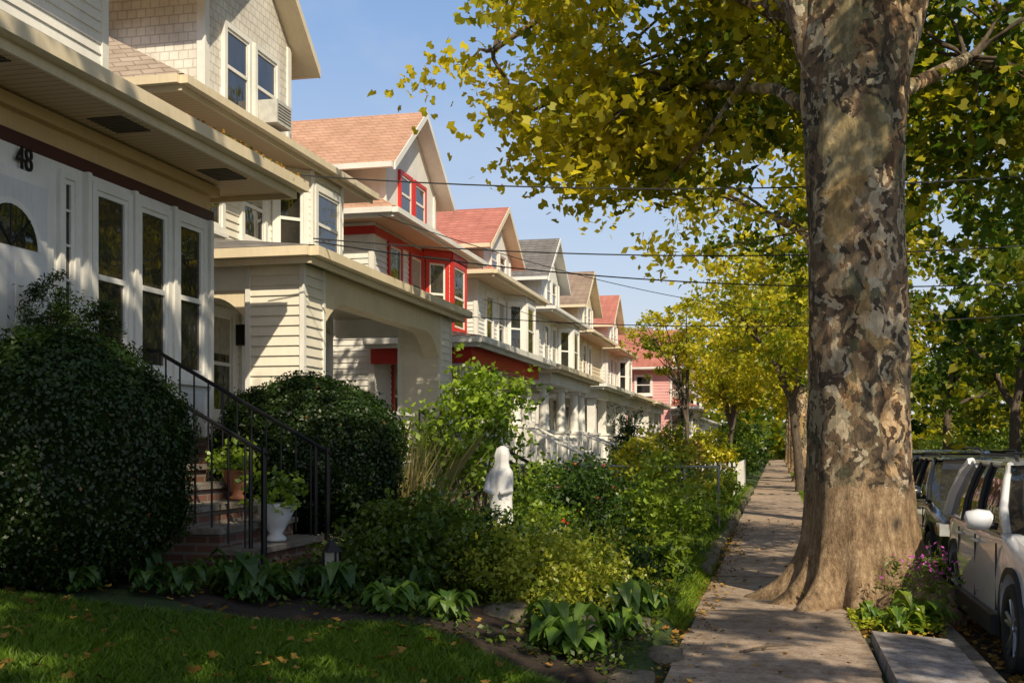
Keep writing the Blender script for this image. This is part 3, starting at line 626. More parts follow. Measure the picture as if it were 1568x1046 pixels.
for i in range(260): C.append((rng.uniform(-45,70),rng.uniform(125,145),rng.random()**.8*12+.5))
for i in range(90): C.append((rng.uniform(-8,60),rng.uniform(120,128),rng.random()*3.5+.3))
for i in range(150): C.append((rng.uniform(13,60),rng.uniform(60,110),rng.random()*8+.3))
e=empty('distant_trees'); cloud('foliage',np.array(C),42000,1.0,(GR*1.3,YE*.8,1.2,1.8),91,'rh',3.2,e,.7,None,'canopy')
# hedge on the far side of the road
rng=np.random.default_rng(92); C=np.array([(13+rng.normal()*.4,24+i*.55,.9+rng.random()*.9) for i in range(150)]); e=empty('hedge'); cloud('foliage',C,16000,.2,(GR,LG,1.2,1.5),93,'rh',.8,e,.8)
# ---------------------------------------------------------------- shrubs
def clipped(name,x,y,z,rx,ry,rz,n,size,seed,ca=DG,cb=GR):
    rng=np.random.default_rng(seed); e=empty(name)
    bm=bmesh.new(); bmesh.ops.create_icosphere(bm,subdivisions=4,radius=1)
    def lump(d): return 1+.04*np.sin(d[...,0]*5+seed)*np.cos(d[...,1]*6)+.03*np.sin(d[...,2]*9+d[...,0]*7)
    def sq(d): return 1+.10*(1-np.abs(d[...,2])**2)*np.abs(d[...,2])*1.5
    for v in bm.verts:
        d=np.array(v.co); l=float(lump(d)*sq(d)); s=.95
        v.co=Vector((x+d[0]*rx*l*s,y+d[1]*ry*l*s,z+d[2]*rz*l*s))
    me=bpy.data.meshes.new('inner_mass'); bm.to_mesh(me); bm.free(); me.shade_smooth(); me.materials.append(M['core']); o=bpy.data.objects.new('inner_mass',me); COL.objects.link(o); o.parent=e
    d=rng.normal(size=(n,3)); d/=np.linalg.norm(d,axis=1)[:,None]; l=lump(d)*sq(d)*(.93+.09*rng.random(n)+.05*(rng.random(n)<.04))
    P=np.array((x,y,z))+d*np.array((rx,ry,rz))*l[:,None]
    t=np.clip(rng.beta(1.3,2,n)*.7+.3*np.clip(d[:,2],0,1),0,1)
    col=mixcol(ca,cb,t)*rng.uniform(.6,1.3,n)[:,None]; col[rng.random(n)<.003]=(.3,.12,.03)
    outn=d/np.array((rx,ry,rz)); outn/=np.linalg.norm(outn,axis=1)[:,None]
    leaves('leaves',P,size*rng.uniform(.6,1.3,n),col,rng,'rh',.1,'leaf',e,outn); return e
clipped('boxwood_bush',-5.15,7.35,1.50,.95,.95,.98,30000,.034,101,DG*.8,GR*.8)
clipped('boxwood_bush',-4.75,11.1,1.52,.97,.95,.84,25000,.038,102,DG*.8,GR*.8)
for (x,y,h) in ((-5.6,7.95,3.0),(-5.6,8.7,2.85)):
    rng=np.random.default_rng(int(h*100)); C=np.array([(x+rng.normal()*.06,y+rng.normal()*.06,z) for z in np.linspace(1.6,h-.12,14)])
    e=empty('evergreen_shrub'); cloud('foliage',C,6500,.045,(DG*.7,GR*.6,1.2,2),int(h*10),'long',.2,e)
    V,F=tube([(x,y,.5),(x,y,h-.3)],[.03,.01],6); mkobj('stem',V,F,M['bark'],e)
def shrub(name,x,y,rx,ry,h,n,size,cols,seed,shape='rh',nc=26,spread=.28,stems=7,zlow=.12,flower=None,nf=0):
    rng=np.random.default_rng(seed); z0=gz(x,y); e=empty(name)
    C=[]
    while len(C)<nc:
        d=rng.normal(size=3); d/=np.linalg.norm(d); d=d*rng.random()**.35
        C.append((x+d[0]*rx,y+d[1]*ry,z0+h*zlow+(d[2]*.5+.5)*h*(1-zlow)))
    C=np.array(C); k=max(rx,h/2); cloud('foliage',C,n,size,cols,seed,shape,spread*k/.5,e,.8)
    VV=[];FF=[]
    for i in range(stems):
        c=C[rng.integers(nc)]; V,F=tube([(x+rng.normal()*.05,y+rng.normal()*.05,z0-.05),(x+(c[0]-x)*.4,y+(c[1]-y)*.4,z0+(c[2]-z0)*.5),tuple(c)],[.015,.01,.004],5); o=len(VV); VV+=V; FF+=[tuple(q+o for q in f) for f in F]
    mkobj('stems',VV,FF,M['bark'],e)
    if flower is not None:
        P=C[rng.integers(0,nc,nf)]+rng.normal(size=(nf,3))*.18; P=np.repeat(P,4,axis=0)+rng.normal(size=(nf*4,3))*.012
        leaves('blossoms',P,np.full(len(P),.045),np.tile(np.array(flower),(len(P),1))*rng.uniform(.8,1.2,len(P))[:,None],rng,'rh',.5,'leaf',e)
    return e
LGc=(GR*1.2,LG*1.2,1.5,1.5); DGc=(DG,GR*1.2,1.5,1.5); YGc=(LG,np.array((.40,.40,.04)),1.4,1.3)
shrub('leafy_shrub',-2.85,8.8,.55,.5,.75,9000,.055,(GR*.8,LG*.8,1.4,1.8),201,nc=40)
shrub('leafy_shrub',-3.4,10.0,.35,.4,.5,3000,.06,DGc,202)
shrub('golden_shrub',-1.95,8.95,.50,.45,.58,8000,.045,YGc,203,nc=36)
shrub('golden_shrub',-1.75,9.8,.45,.45,.5,5000,.045,YGc,204)
shrub('leafy_shrub',-2.55,9.9,.45,.5,.55,4500,.055,DGc,205)
shrub('leafy_shrub',-3.4,10.6,.5,.5,.6,3500,.06,DGc,214)
shrub('leafy_shrub',-2.2,11.2,.5,.5,.5,3500,.05,LGc,215)
shrub('leafy_shrub',-1.6,11.3,.4,.4,.35,2500,.05,DGc,216)
shrub('rose_of_sharon',-3.45,13.0,.62,.6,2.3,3600,.085,(GR*1.3,LG*1.5,2,1.3),206,nc=46,spread=.11,stems=22,zlow=.35)
shrub('rose_of_sharon',-4.3,13.6,.45,.5,1.6,1500,.07,(GR,LG,2,2),207,nc=22,spread=.14,stems=9,zlow=.3)
shrub('leafy_shrub',-3.3,15.8,.7,.7,.85,4000,.07,LGc,208)
shrub('leafy_shrub',-3.0,17.8,.7,.7,.9,4000,.07,LGc,209)
shrub('rose_bush',-2.15,13.6,.45,.45,1.2,5000,.065,(DG*1.3,GR*1.3,1.5,1.5),210,flower=(.6,.2,.12),nf=26)
shrub('leafy_shrub',-1.55,14.3,.45,.5,1.15,6000,.07,(LG,LG*1.5,1.5,1.4),211,nc=34)
shrub('leafy_shrub',-1.9,16.2,.5,.6,1.2,5000,.075,(LG,YE*.8,1.5,1.8),212)
shrub('ornamental_grass_clump',-1.35,13.0,.3,.35,.4,2500,.14,(GR,LG,1.5,1.5),213,'long')
for i,(x,y,w,h,c) in enumerate([(-1.5,18.5,.4,.7,LGc),(-1.5,21,.4,.6,YGc),(-2.6,21,.7,.9,LGc),(-1.5,24,.45,.6,LGc),(-2.6,25,.7,1.1,DGc),(-3.0,28,.9,1.4,(LG,YE,1.5,1.6)),(-1.6,28,.5,.8,YGc),(-2.9,32,.9,1.7,(LG,OR,1.4,2.2)),(-1.7,33,.5,.8,LGc),(-2.4,41,.9,1.8,(LG,YE,1.5,1.5)),(-1.8,46,.8,1.3,LGc),(-3.6,19,.6,.8,DGc),(-3.8,23,.6,.8,LGc),(-1.8,53,.9,1.8,DGc),(-2,58,1,2.0,LGc),(-2,68,1.1,2.4,LGc),(-1.9,80,1.3,2.6,DGc)]):
    shrub('garden_shrub',x,y,w,w,h,int(2600),.06+.0022*y,c,230+i)
for i,(x,y,w,h) in enumerate(((-4.0,31,.3,2.0),(-3.7,46,.5,4.6))):
    rng=np.random.default_rng(i); C=np.array([(x+rng.normal()*w*(1-t)*.5,y+rng.normal()*w*(1-t)*.5,.3+t*h) for t in np.linspace(0.05,1,30)]); e=empty('conifer_tree'); cloud('foliage',C,4000,.1,(DG,GR,1.2,2),300+i,'long',.35,e)
    V,F=tube([(x,y,0),(x,y,h)],[.06,.02],6); mkobj('stem',V,F,M['bark'],e)
def hosta(name,x,y,r,n,seed,ca=(.05,.12,.02),cb=(.12,.22,.03),w=.34,lift=.55,z=None):
    rng=np.random.default_rng(seed); z0=gz(x,y)+.02 if z is None else z; V=[];col=[]
    seg=5
    for i in range(n):
        a=rng.uniform(0,6.283); l=r*rng.uniform(.45,1.1); up=rng.uniform(.2,1.4)*lift; d=np.array((math.cos(a),math.sin(a),0)); s=np.array((-d[1],d[0],0))
        k=rng.random(); c=np.array(ca)*(1-k)+np.array(cb)*k; wd=l*w*rng.uniform(.7,1.2); tw=rng.uniform(-.4,.4)
        prev=None
        for j in range(seg+1):
            t=j/seg; p=np.array((x,y,z0))+d*(l*t*(1-.15*t))+s*(tw*l*t*t)+np.array((0,0,l*up*math.sin(t*2.6)*.95))
            ww=wd*.5*(math.sin(math.pi*min(1,max(0,(t-.25)/.75)))**.7 if t>.26 else .06)
            cur=(p-s*ww+np.array((0,0,ww*.35)),p,p+s*ww+np.array((0,0,ww*.35)))
            if prev is not None:
                V+=[prev[0],prev[1],cur[1],cur[0]]; V+=[prev[1],prev[2],cur[2],cur[1]]; col+=[c,c*.85]
            prev=cur
    return rawmesh(name,np.array(V),4,np.array(col),M['leaf'])
rngp=random.Random(5)
for i in range(22):
    t=i/21; x=-5.3+2.5*t+rngp.uniform(-.18,.18); y=6.95+1.2*t+rngp.uniform(-.3,.35); hosta('hosta_plant',x,y,rngp.uniform(.18,.32),46,400+i,(.03,.08,.015),(.09,.16,.025),w=.45,lift=.8)
for i,(x,y,r) in enumerate([(-1.30,9.5,.36),(-1.42,7.95,.34),(-1.6,8.3,.28),(-1.15,10.5,.26),(-2.3,7.85,.24),(-2.7,7.75,.26),(-1.2,9.0,.25)]): hosta('hosta_plant',x,y,r,64,420+i,(.06,.14,.02),(.22,.34,.05),w=.45,lift=.75)
for i,(x,y,r) in enumerate([(1.22,10.75,.28),(1.05,10.45,.24),(1.38,10.95,.24),(.85,10.9,.2)]): hosta('hosta_plant',x,y,r,50,440+i,(.09,.18,.02),(.28,.36,.04),w=.45,lift=.8,z=0)
hosta('fern_clump',.36,12.0,.2,22,450,(.1,.18,.02),(.3,.28,.05),w=.2,z=0)
rng=np.random.default_rng(9); C=np.array([(1.35+rng.normal()*.12,11.2+rng.normal()*.12,z) for z in np.linspace(.1,.5,8)]); e=empty('phlox_plant'); cloud('foliage',C,700,.06,(GR,LG,1,1),3,'long',.25,e)
P=np.array([(1.36+rng.normal()*.14,11.2+rng.normal()*.1,.55+rng.normal()*.08) for _ in range(90)]); leaves('blossoms',P,np.full(90,.04),np.tile(np.array((.6,.12,.5)),(90,1)),rng,'rh',.5,'leaf',e)
rng=np.random.default_rng(31); n=5200; a=rng.uniform(3.0,6.4,n); r=.75+rng.random(n)**1.5*.8
P=np.stack([.95+r*np.cos(a)*.75,12.1+r*np.sin(a)*1.15,rng.random(n)*.09],1); P=P[(P[:,0]>.66)&(P[:,0]<1.45)]; col=mixcol(LG*1.2,YE,rng.beta(1.2,2.5,len(P))); leaves('ground_ivy',P,np.full(len(P),.045),col,rng,'rh',.8,'leaf')
def gza(P): return np.array([gz(x,y) for x,y in P])
rng=np.random.default_rng(33); n=17000; xy=np.stack([rng.uniform(-4.6,-.93,n),rng.uniform(7.5,13.4,n)],1); k_=np.sin(xy[:,0]*4.1+1)*np.sin(xy[:,1]*3.3)+rng.normal(size=n)*.3; xy=xy[k_>-.05]
P=np.column_stack([xy,gza(xy)+.02+rng.random(len(xy))*.10]); leaves('ground_cover_plants',P,np.full(len(P),.05),mixcol(DG*1.3,LG*.9,rng.beta(1.2,2,len(P))),rng,'rh',.8,'leaf')
def blades(name,P,h,w,col,rng,mat='grass',bend=.35):
    n=len(P); a=rng.uniform(0,6.283,n); s=np.stack([np.cos(a),np.sin(a),np.zeros(n)],1); d=rng.normal(size=(n,3)); d[:,2]=0; H=h*rng.uniform(.5,1.2,n)
    mid=P+np.stack([d[:,0]*bend*H*.4,d[:,1]*bend*H*.4,H*.6],1); tip=P+np.stack([d[:,0]*bend*H,d[:,1]*bend*H,H],1)
    W=(w*rng.uniform(.7,1.3,n))[:,None]
    V=np.stack([P-s*W,P+s*W,mid+s*W*.7,tip,mid-s*W*.7],1).reshape(-1,3); return rawmesh(name,V,5,col,M[mat])
rng=np.random.default_rng(61); n=520; P=np.stack([-4.0+rng.normal(size=n)*.17,11.9+rng.normal(size=n)*.17,np.full(n,.4)],1); blades('feather_grass_clump',P,1.35,.006,mixcol(np.array((.55,.43,.22)),LG,rng.beta(1,2,n)),rng,bend=.3)
n=95000; rng=np.random.default_rng(62); xy=np.stack([rng.uniform(-6,-.95,n),rng.uniform(3.6,7.5,n)],1)
xy=xy[(xy[:,1]<7.15+.25*np.sin(xy[:,0]*2)+(xy[:,0]<-3.6)*(xy[:,0]+3.6)*.4)]
P=np.column_stack([xy,gza(xy)]); patch=.5+.5*np.sin(xy[:,0]*2.3+1)*np.sin(xy[:,1]*3.1); blades('lawn_grass',P,.06,.004,mixcol(np.array((.06,.13,.012)),np.array((.20,.30,.025)),np.clip(rng.beta(1.5,2,len(P))*.7+patch*.4,0,1)),rng,bend=.55)
n=22000; xy=np.stack([rng.uniform(-2.1,-.8,n),rng.uniform(10.3,16,n)],1); P=np.column_stack([xy,gza(xy)]); blades('verge_grass',P,.08,.005,mixcol(GR*1.6,np.array((.3,.40,.03)),rng.beta(1.5,1.5,n)),rng,bend=.5)
n=20000; xy=np.stack([rng.uniform(.74,1.41,n),14+rng.random(n)**1.5*60,],1); P=np.column_stack([xy,np.full(n,-.03)]); blades('verge_grass',P,.10,.009,mixcol(GR*1.5,np.array((.3,.40,.03)),rng.beta(1.5,1.5,n)),rng,bend=.5)
n=9000; xy=np.stack([rng.uniform(-3.5,-.85,n),16+rng.random(n)*30],1); P=np.column_stack([xy,gza(xy)]); blades('verge_grass',P,.16,.012,mixcol(GR*1.4,LG,rng.beta(1.5,1.5,n)),rng,bend=.5)
def litter(name,n,x0,x1,y0,y1,zf,size,seed,edge=None,dz=.018):
    rng=np.random.default_rng(seed); xy=np.stack([rng.uniform(x0,x1,n),rng.uniform(y0,y1,n)],1)
    if edge is not None: xy[:,0]=edge+rng.normal(size=n)*.15
    z=zf(xy); P=np.column_stack([xy,z+dz]); t=rng.random(n); col=mixcol(np.array((.30,.13,.035)),np.array((.50,.33,.08)),t); col[rng.random(n)<.5]*=.4
    return leaves(name,P,size*rng.uniform(.4,1.3,n),col,rng,'lobe',1.6,'dryleaf')
litter('fallen_leaves',260,-5.5,-1,3.8,7.2,gza,.06,81,None,.045); litter('fallen_leaves',220,-5.5,-1,6.9,9,gza,.055,88,None,.045)
litter('fallen_leaves',300,-.77,.74,6,26,lambda q:np.zeros(len(q)),.045,82)
litter('fallen_leaves',1600,0,0,6,24,lambda q:np.zeros(len(q))-.01,.045,83,-.82); litter('fallen_leaves',900,0,0,9.5,24,lambda q:np.zeros(len(q))-.01,.045,84,.76)
litter('fallen_leaves',1500,1.57,2.0,6,22,lambda q:np.full(len(q),-.14),.06,85); litter('fallen_leaves',250,-2.2,-.8,9,15,gza,.055,86,None,.045)
litter('fallen_leaves',600,.8,1.4,9.8,14,lambda q:np.zeros(len(q)),.05,87)
b=B('fallen_branch')
for i,(p,q) in enumerate((((-.28,9.1,.02),(.12,9.35,.05)),((-.1,9.22,.03),(-.05,9.45,.04)))):
    V,F=tube([p,((p[0]+q[0])/2,(p[1]+q[1])/2+.02,.05),q],[.012,.01,.005],6); b.add('twig','bark',V,F)
b.done()
# ---------------------------------------------------------------- garden objects
b=B('garden_statue'); x,y=-2.93,12.0; z=.40
b.rev('robed_figure','statue',x,y,[(.16,z),(.15,z+.1),(.135,z+.4),(.125,z+.65),(.14,z+.85),(.13,z+.95),(.09,z+1.0),(.075,z+1.06),(.085,z+1.13),(.065,z+1.2),(.02,z+1.23)],48,.06,.04)
b.box('plinth','statue',x-.2,x+.2,y-.2,y+.2,.25,z)
for s in (-1,1):
    V,F=tube([(x+s*.10,y-.02,z+.92),(x+s*.13,y-.07,z+.75),(x+s*.04,y-.15,z+.72)],[.045,.04,.028],8); b.add('arms','statue',V,F)
b.done(smooth=('robed_figure','arms'))
def pot(name,x,y,z,r,h,mat,seed,pl=(GR*1.3,LG*1.4,1.5,1.5)):
    b=B(name); b.rev('urn',mat,x,y,[(r*.55,z),(r*.6,z+h*.08),(r*.35,z+h*.2),(r*.6,z+h*.4),(r*.95,z+h*.75),(r,z+h*.92),(r*1.1,z+h),(r*.9,z+h)],18); e=b.done(smooth=('urn',))
    rng=np.random.default_rng(seed); C=np.array([(x+rng.normal()*r*.6,y+rng.normal()*r*.6,z+h+rng.random()*r*1.2) for _ in range(8)]); cloud('potted_foliage',C,500,.06,pl,seed,'rh',.15,e)
pot('planter_urn',-4.28,9.25,.80,.16,.33,'statue',501); pot('planter_urn',-4.9,9.75,1.13,.14,.28,'terra',502); pot('flower_pot',-2.65,12.2,.38,.16,.3,'terra',503); pot('flower_pot',-2.45,12.7,.35,.18,.32,'terra',504); pot('flower_pot',-3.4,12.0,.38,.17,.34,'statue',505)
b=B('garden_lantern'); x,y,z=-3.35,8.25,.5
b.cyl('post','iron',x,y,z-.1,z+.18,.015); b.box('base','iron',x-.06,x+.06,y-.06,y+.06,z+.18,z+.2); b.box('lens','curtain',x-.04,x+.04,y-.04,y+.04,z+.2,z+.32)
for s in ((-1,-1),(1,-1),(1,1),(-1,1)): b.cyl('frame','iron',x+s[0]*.05,y+s[1]*.05,z+.2,z+.32,.01,None,6)
b.cyl('cap','iron',x,y,z+.32,z+.41,.09,.015,4); b.done()
b=B('garden_bird_ornament'); x,y,z=-2.3,11.7,.55
V,F=tube([(x-.16,y,z+.22),(x-.09,y,z+.12),(x,y,z+.1),(x+.08,y,z+.14),(x+.12,y,z+.24),(x+.14,y,z+.28)],[.02,.055,.08,.06,.035,.02],10); b.add('body','statue',V,F)
b.add('comb','red',[(x+.1,y,z+.27),(x+.13,y,z+.33),(x+.16,y,z+.29),(x+.2,y,z+.27),(x+.15,y,z+.25)],[(0,1,2,4),(2,3,4)])
for s in (-.02,.02): b.cyl('legs','amber',x,y+s,z-.2,z+.05,.008,None,6)
b.done(smooth=('body',))
b=B('picket_fence')
def pick(x,y):
    b.add('pickets','white',[(x-.035,y-.01,.1),(x+.035,y-.01,.1),(x+.035,y-.01,1.05),(x,y-.01,1.12),(x-.035,y-.01,1.05),(x-.035,y+.01,.1),(x+.035,y+.01,.1),(x+.035,y+.01,1.05),(x,y+.01,1.12),(x-.035,y+.01,1.05)],[(0,1,2,3,4),(5,6,7,8,9),(0,4,9,5),(1,2,7,6),(4,3,8,9),(2,3,8,7)])
for i in range(24): pick(-1.25-i*.14,35)
for z in (.35,.85): b.box('rails','white',-4.6,-1.2,35.012,35.05,z,z+.08); b.box('rails','white',-1.2,-1.16,35,44,z,z+.08)
for i in range(64): b.box('pickets','white',-1.159,-1.139,35.05+i*.14,35.12+i*.14,.1,1.08)
b.done()
b=B('chain_link_fence')
for i in range(7): b.cyl('posts','rim',-4.6+i*.6,20.4,.2,1.25,.025,None,8)
b.beam('top_rail','rim',(-4.6,20.4,1.25),(-1.0,20.4,1.25),.02)
for i in range(52):
    x=-4.6+i*.1
    for s in (-1,1):
        xa=x if s>0 else x+.95; xb_=xa+s*.9
        if -4.7<xb_<-.9 and -4.7<xa<-.9: b.beam('mesh','rim',(xa,20.4,.3),(xb_,20.4,1.23),.004,4)
b.done()
b=B('utility_pole'); b.cyl('pole','bark',10.0,16,-.1,9,.16,.11,12); b.box('crossarm','bark',9.9,10.1,15.0,17.0,8.2,8.32)
for k in range(4): b.cyl('insulators','iron',10.0,15.1+k*.6,8.321,8.5,.04,.03,8)
b.done()
for (a,c,sag) in (((-5.35,11.9,4.68),(10,16,5.8),.55),((-5.5,12.95,4.15),(10,16,4.9),.55),((-5.5,13.0,4.12),(10,17,4.6),.75),((-5.5,19.8,3.95),(10,22,4.6),.5),((-7.2,20,5.9),(1.5,36,5.6),.4),((-7.2,27.8,5.3),(1.4,70,6.6),.7)):
    P=[];A=Vector(a);Cc=Vector(c)
    for i in range(33):
        t=i/32; p=A.lerp(Cc,t); p.z-=sag*4*t*(1-t); P.append(p)
    V,F=tube(P,[.0085]*33,5); mkobj('utility_wire',V,F,M['wire'])
# ---------------------------------------------------------------- cars
def car(name,X0,yf,paintm,L=4.6,W=1.86,H=1.70,facing=1,road=-.15):
    b=B(name); prof=[(0,.42,.62,.70),(.06,.36,.78,.78),(.22,.30,.90,.85),(.5,.27,.96,.90),(.9,.27,1.02,.92),(1.25,.27,1.08,.925),(2.0,.27,1.06,.93),(3.2,.27,1.08,.93),(4.0,.28,1.12,.92),(4.35,.32,1.12,.88),(4.53,.38,1.08,.83),(4.6,.45,.95,.78)]
    ss=[p[0] for p in prof]; fs=L/4.6
    S=sorted(set(list(np.linspace(0,4.6,47))+ss)); xc=X0+W/2
    def ev(s,k): return float(np.interp(s,ss,[p[k] for p in prof]))
    def YW(s): return yf+s*fs if facing>0 else yf+L-s*fs
    V=[];F=[]
    for s in S:
        zb,zt,hw=ev(s,1),ev(s,2),ev(s,3)*W/1.86; h=zt-zb
        half=[(hw*.86,zb),(hw*.97,zb+.06*h),(hw*.995,zb+.3*h),(hw,zb+.5*h),(hw*.985,zb+.7*h),(hw*.975,zb+.82*h),(hw*.95,zb+.92*h),(hw*.89,zb+.985*h),(hw*.6,zt+.012),(0,zt+.03)]
        ring=[(xc+x,z) for x,z in half]+[(xc-x,z) for x,z in reversed(half[:-1])]
        for x,z in ring: V.append((x,YW(s),z+road))
    k=19
    for i in range(len(S)-1):
        for j in range(k): F.append((i*k+j,i*k+(j+1)%k,(i+1)*k+(j+1)%k,(i+1)*k+j))
    F.append(tuple(range(k))); F.append(tuple((len(S)-1)*k+j for j in range(k-1,-1,-1)))
    body=mkobj('body',V,F,M[paintm],b.e)
    bm=bmesh.new(); bm.from_mesh(body.data); bmesh.ops.recalc_face_normals(bm,faces=bm.faces); bm.to_mesh(body.data); bm.free()
    ws=(.88,3.68); rw=.355
    cut=B('cut')
    for s in ws:
        for side in (-1,1):
            V2=[];kk=28
            for xo in (xc+side*(W/2-.26),xc+side*(W/2+.2)):
                for j in range(kk): V2.append((xo,YW(s)+.415*math.cos(6.2832*j/kk),rw+.02+road+.415*math.sin(6.2832*j/kk)))
            F2=[(j,(j+1)%kk,kk+(j+1)%kk,kk+j) for j in range(kk)]+[tuple(range(kk-1,-1,-1)),tuple(range(kk,2*kk))]
            cut.add('c','plastic',V2,F2)
    (key,(v,f_)),=cut.p.items(); co=mkobj('c',v,f_,M['plastic'])
    bm=bmesh.new(); bm.from_mesh(co.data); bmesh.ops.recalc_face_normals(bm,faces=bm.faces); bm.to_mesh(co.data); bm.free()
    md=body.modifiers.new('b','BOOLEAN'); md.object=co; md.operation='DIFFERENCE'; md.solver='EXACT'
    bpy.context.view_layer.update(); dg=bpy.context.evaluated_depsgraph_get(); nm=bpy.data.meshes.new_from_object(body.evaluated_get(dg)); body.modifiers.clear(); body.data=nm
    bpy.data.objects.remove(co); bpy.data.objects.remove(cut.e)
    nm.shade_smooth()
    try: nm.set_sharp_from_angle(angle=math.radians(35))
    except Exception: pass
    lv=[(1.04,1.12,4.5,.865),(1.25,1.48,4.42,.82),(1.48,1.80,4.3,.735),(1.60,2.02,4.18,.67)]
    hs=(H-.06)/1.62
    V=[]
    for z,s0,s1,hw in lv:
        zz=1.04+(z-1.04)*hs; hw*=W/1.86
        for s,x in ((s0,-hw*.86),(s0+.22,-hw),(s1-.12,-hw),(s1,-hw*.86),(s1,hw*.86),(s1-.12,hw),(s0+.22,hw),(s0,hw*.86)): V.append((xc+x,YW(s),zz+road))
    F=[(i*8+j,i*8+(j+1)%8,(i+1)*8+(j+1)%8,(i+1)*8+j) for i in range(3) for j in range(8)]+[tuple(range(24,32))]
    b.add('windows','glass',V,F)
    zr=1.04+(1.60-1.04)*hs; V=[]
    ns,nx_=10,9
    for i in range(ns+1):
        s=1.98+(4.25-1.98)*i/ns
        for j in range(nx_+1):
            u=-1+2*j/nx_; hw=.685*W/1.86*(1-.08*(abs(i/ns-.45)*2)**3)
            V.append((xc+u*hw,YW(s),road+zr+.005+.055*(1-u**4)*(1-abs(i/ns*2-1)**3*.6)))
    F=[(i*(nx_+1)+j,i*(nx_+1)+j+1,(i+1)*(nx_+1)+j+1,(i+1)*(nx_+1)+j) for i in range(ns) for j in range(nx_)]
    b.add('roof',paintm,V,F)
    def gp(lev,s,side,o=.006):
        z,s0,s1,hw=lev; return (xc+side*(hw*W/1.86+o),YW(s),1.04+(z-1.04)*hs+road)
    for side in (-1,1):
        for fr_ in (.36,.66,.93):
            pts=[]
            for z,s0,s1,hw in lv: pts.append(gp((z,s0,s1,hw),(s0+.22)*(1-fr_)+(s1-.12)*fr_ if fr_<.9 else s1-.16,side))
            V,F=tube(pts,[.035 if fr_<.9 else .07]*4,6); b.add('pillars','plastic' if fr_<.9 else paintm,V,F)
        pts=[gp((z,s0,s1,hw),s0+.2,side,-.01) for z,s0,s1,hw in lv]; V,F=tube(pts,[.045,.04,.035,.035],8); b.add('a_pillars',paintm,V,F)
        z,s0,s1,hw=lv[-1]; V,F=tube([gp(lv[-1],s,side,-.01) for s in np.linspace(s0+.18,s1-.05,8)],[.035]*8,8); b.add('roof_edges',paintm,V,F)
        V,F=tube([(xc+side*.60*W/1.86,YW(s),road+zr+.085+(-.04 if s in(2.2,4.1) else 0)) for s in (2.2,2.3,3.2,4.0,4.1)],[.016]*5,8); b.add('roof_rails','plastic',V,F)
        V,F=tube([gp(lv[0],s,side,.02) for s in np.linspace(1.3,4.4,8)],[.012]*8,6); b.add('belt_trim','rim',V,F)
        sx=side; mx=xc+sx*(W/2+.10); my=YW(1.62); z0=1.12+road
        V,F=tube([(xc+sx*(W/2-.06),my,z0-.02),(xc+sx*(W/2+.02),my,z0)],[.03,.03],8); b.add('mirror_arm','plastic',V,F)
        V,F=tube([(mx-sx*.11,my,z0+.03),(mx-sx*.09,my,z0+.035),(mx,my,z0+.04),(mx+sx*.085,my,z0+.035),(mx+sx*.10,my,z0+.03)],[.055,.085,.09,.075,.03],12); b.add('mirror',paintm,V,F)
        b.box('sill_cladding','plastic',xc+sx*W/2-.05,xc+sx*W/2+.012,*sorted((YW(1.33),YW(3.23))),.24+road,.40+road)
        for s in (1.42,2.42,3.35): b.box('door_seams','plastic',xc+sx*(W/2-.02)-.002,xc+sx*(W/2-.0)+.0035*1,YW(s)-.004,YW(s)+.004,.42+road,.98+road)
        for s in (2.28,3.2):
            V,F=tube([(xc+sx*(W/2-.005),YW(s-.1),.93+road),(xc+sx*(W/2+.025),YW(s-.06),.935+road),(xc+sx*(W/2+.025),YW(s+.06),.935+road),(xc+sx*(W/2-.005),YW(s+.1),.93+road)],[.014]*4,8); b.add('door_handles',paintm,V,F)
        for s in ws:
            cy=YW(s); xo=xc+sx*(W/2-.115)
            prof_=[(.20,.0),(.30,-.10),(.335,-.105),(.352,-.08),(.355,0),(.352,.08),(.335,.105),(.30,.10),(.235,.095),(.23,.05)]
            V=[];F=[];kk=32
            for r,w in prof_:
                for j in range(kk): V.append((xo+sx*w,cy+r*math.cos(6.2832*j/kk),rw+road+r*math.sin(6.2832*j/kk)))
            for i in range(len(prof_)-1):
                for j in range(kk): F.append((i*kk+j,i*kk+(j+1)%kk,(i+1)*kk+(j+1)%kk,(i+1)*kk+j))
            b.add('tyres','tyre',V,F)
            V=[(xo+sx*.03,cy+.236*math.cos(6.2832*j/kk),rw+road+.236*math.sin(6.2832*j/kk)) for j in range(kk)]; b.poly('wheel_backs','plastic',V)
            for q in range(5):
                for dd in (-.16,.16):
                    a=6.2832*q/5+.3; V,F=tube([(xo+sx*.06,cy+.03*math.cos(a),rw+road+.03*math.sin(a)),(xo+sx*.085,cy+.23*math.cos(a+dd),rw+road+.23*math.sin(a+dd))],[.025,.016],6); b.add('wheel_spokes','rim',V,F)
            V,F=tube([(xo+sx*.04,cy,rw+road),(xo+sx*.09,cy,rw+road)],[.05,.04],12); b.add('wheel_hubs','rim',V,F)
            V=[];F=[];kk=24
            for j in range(kk+1):
                a=-.35+(math.pi+.7)*j/kk
                for r,o in ((.41,.004),(.46,.012),(.46,-.05)): V.append((xc+sx*(W/2*.985+o),cy+r*math.cos(a),rw+.02+road+r*math.sin(a)))
            for j in range(kk): F+=[(3*j,3*j+1,3*j+4,3*j+3),(3*j+1,3*j+2,3*j+5,3*j+4)]
            b.add('arch_trim','plastic',V,F)
        ys_=sorted((YW(.10),YW(.42))); b.box('headlamps','lamp',*sorted((xc+sx*(W/2-.30),xc+sx*(W/2-.045))),ys_[0],ys_[1],.70+road,.84+road)
        b.box('indicator','amber',*sorted((xc+sx*(W/2-.06),xc+sx*(W/2-.035))),*sorted((YW(.36),YW(.44))),.72+road,.80+road)
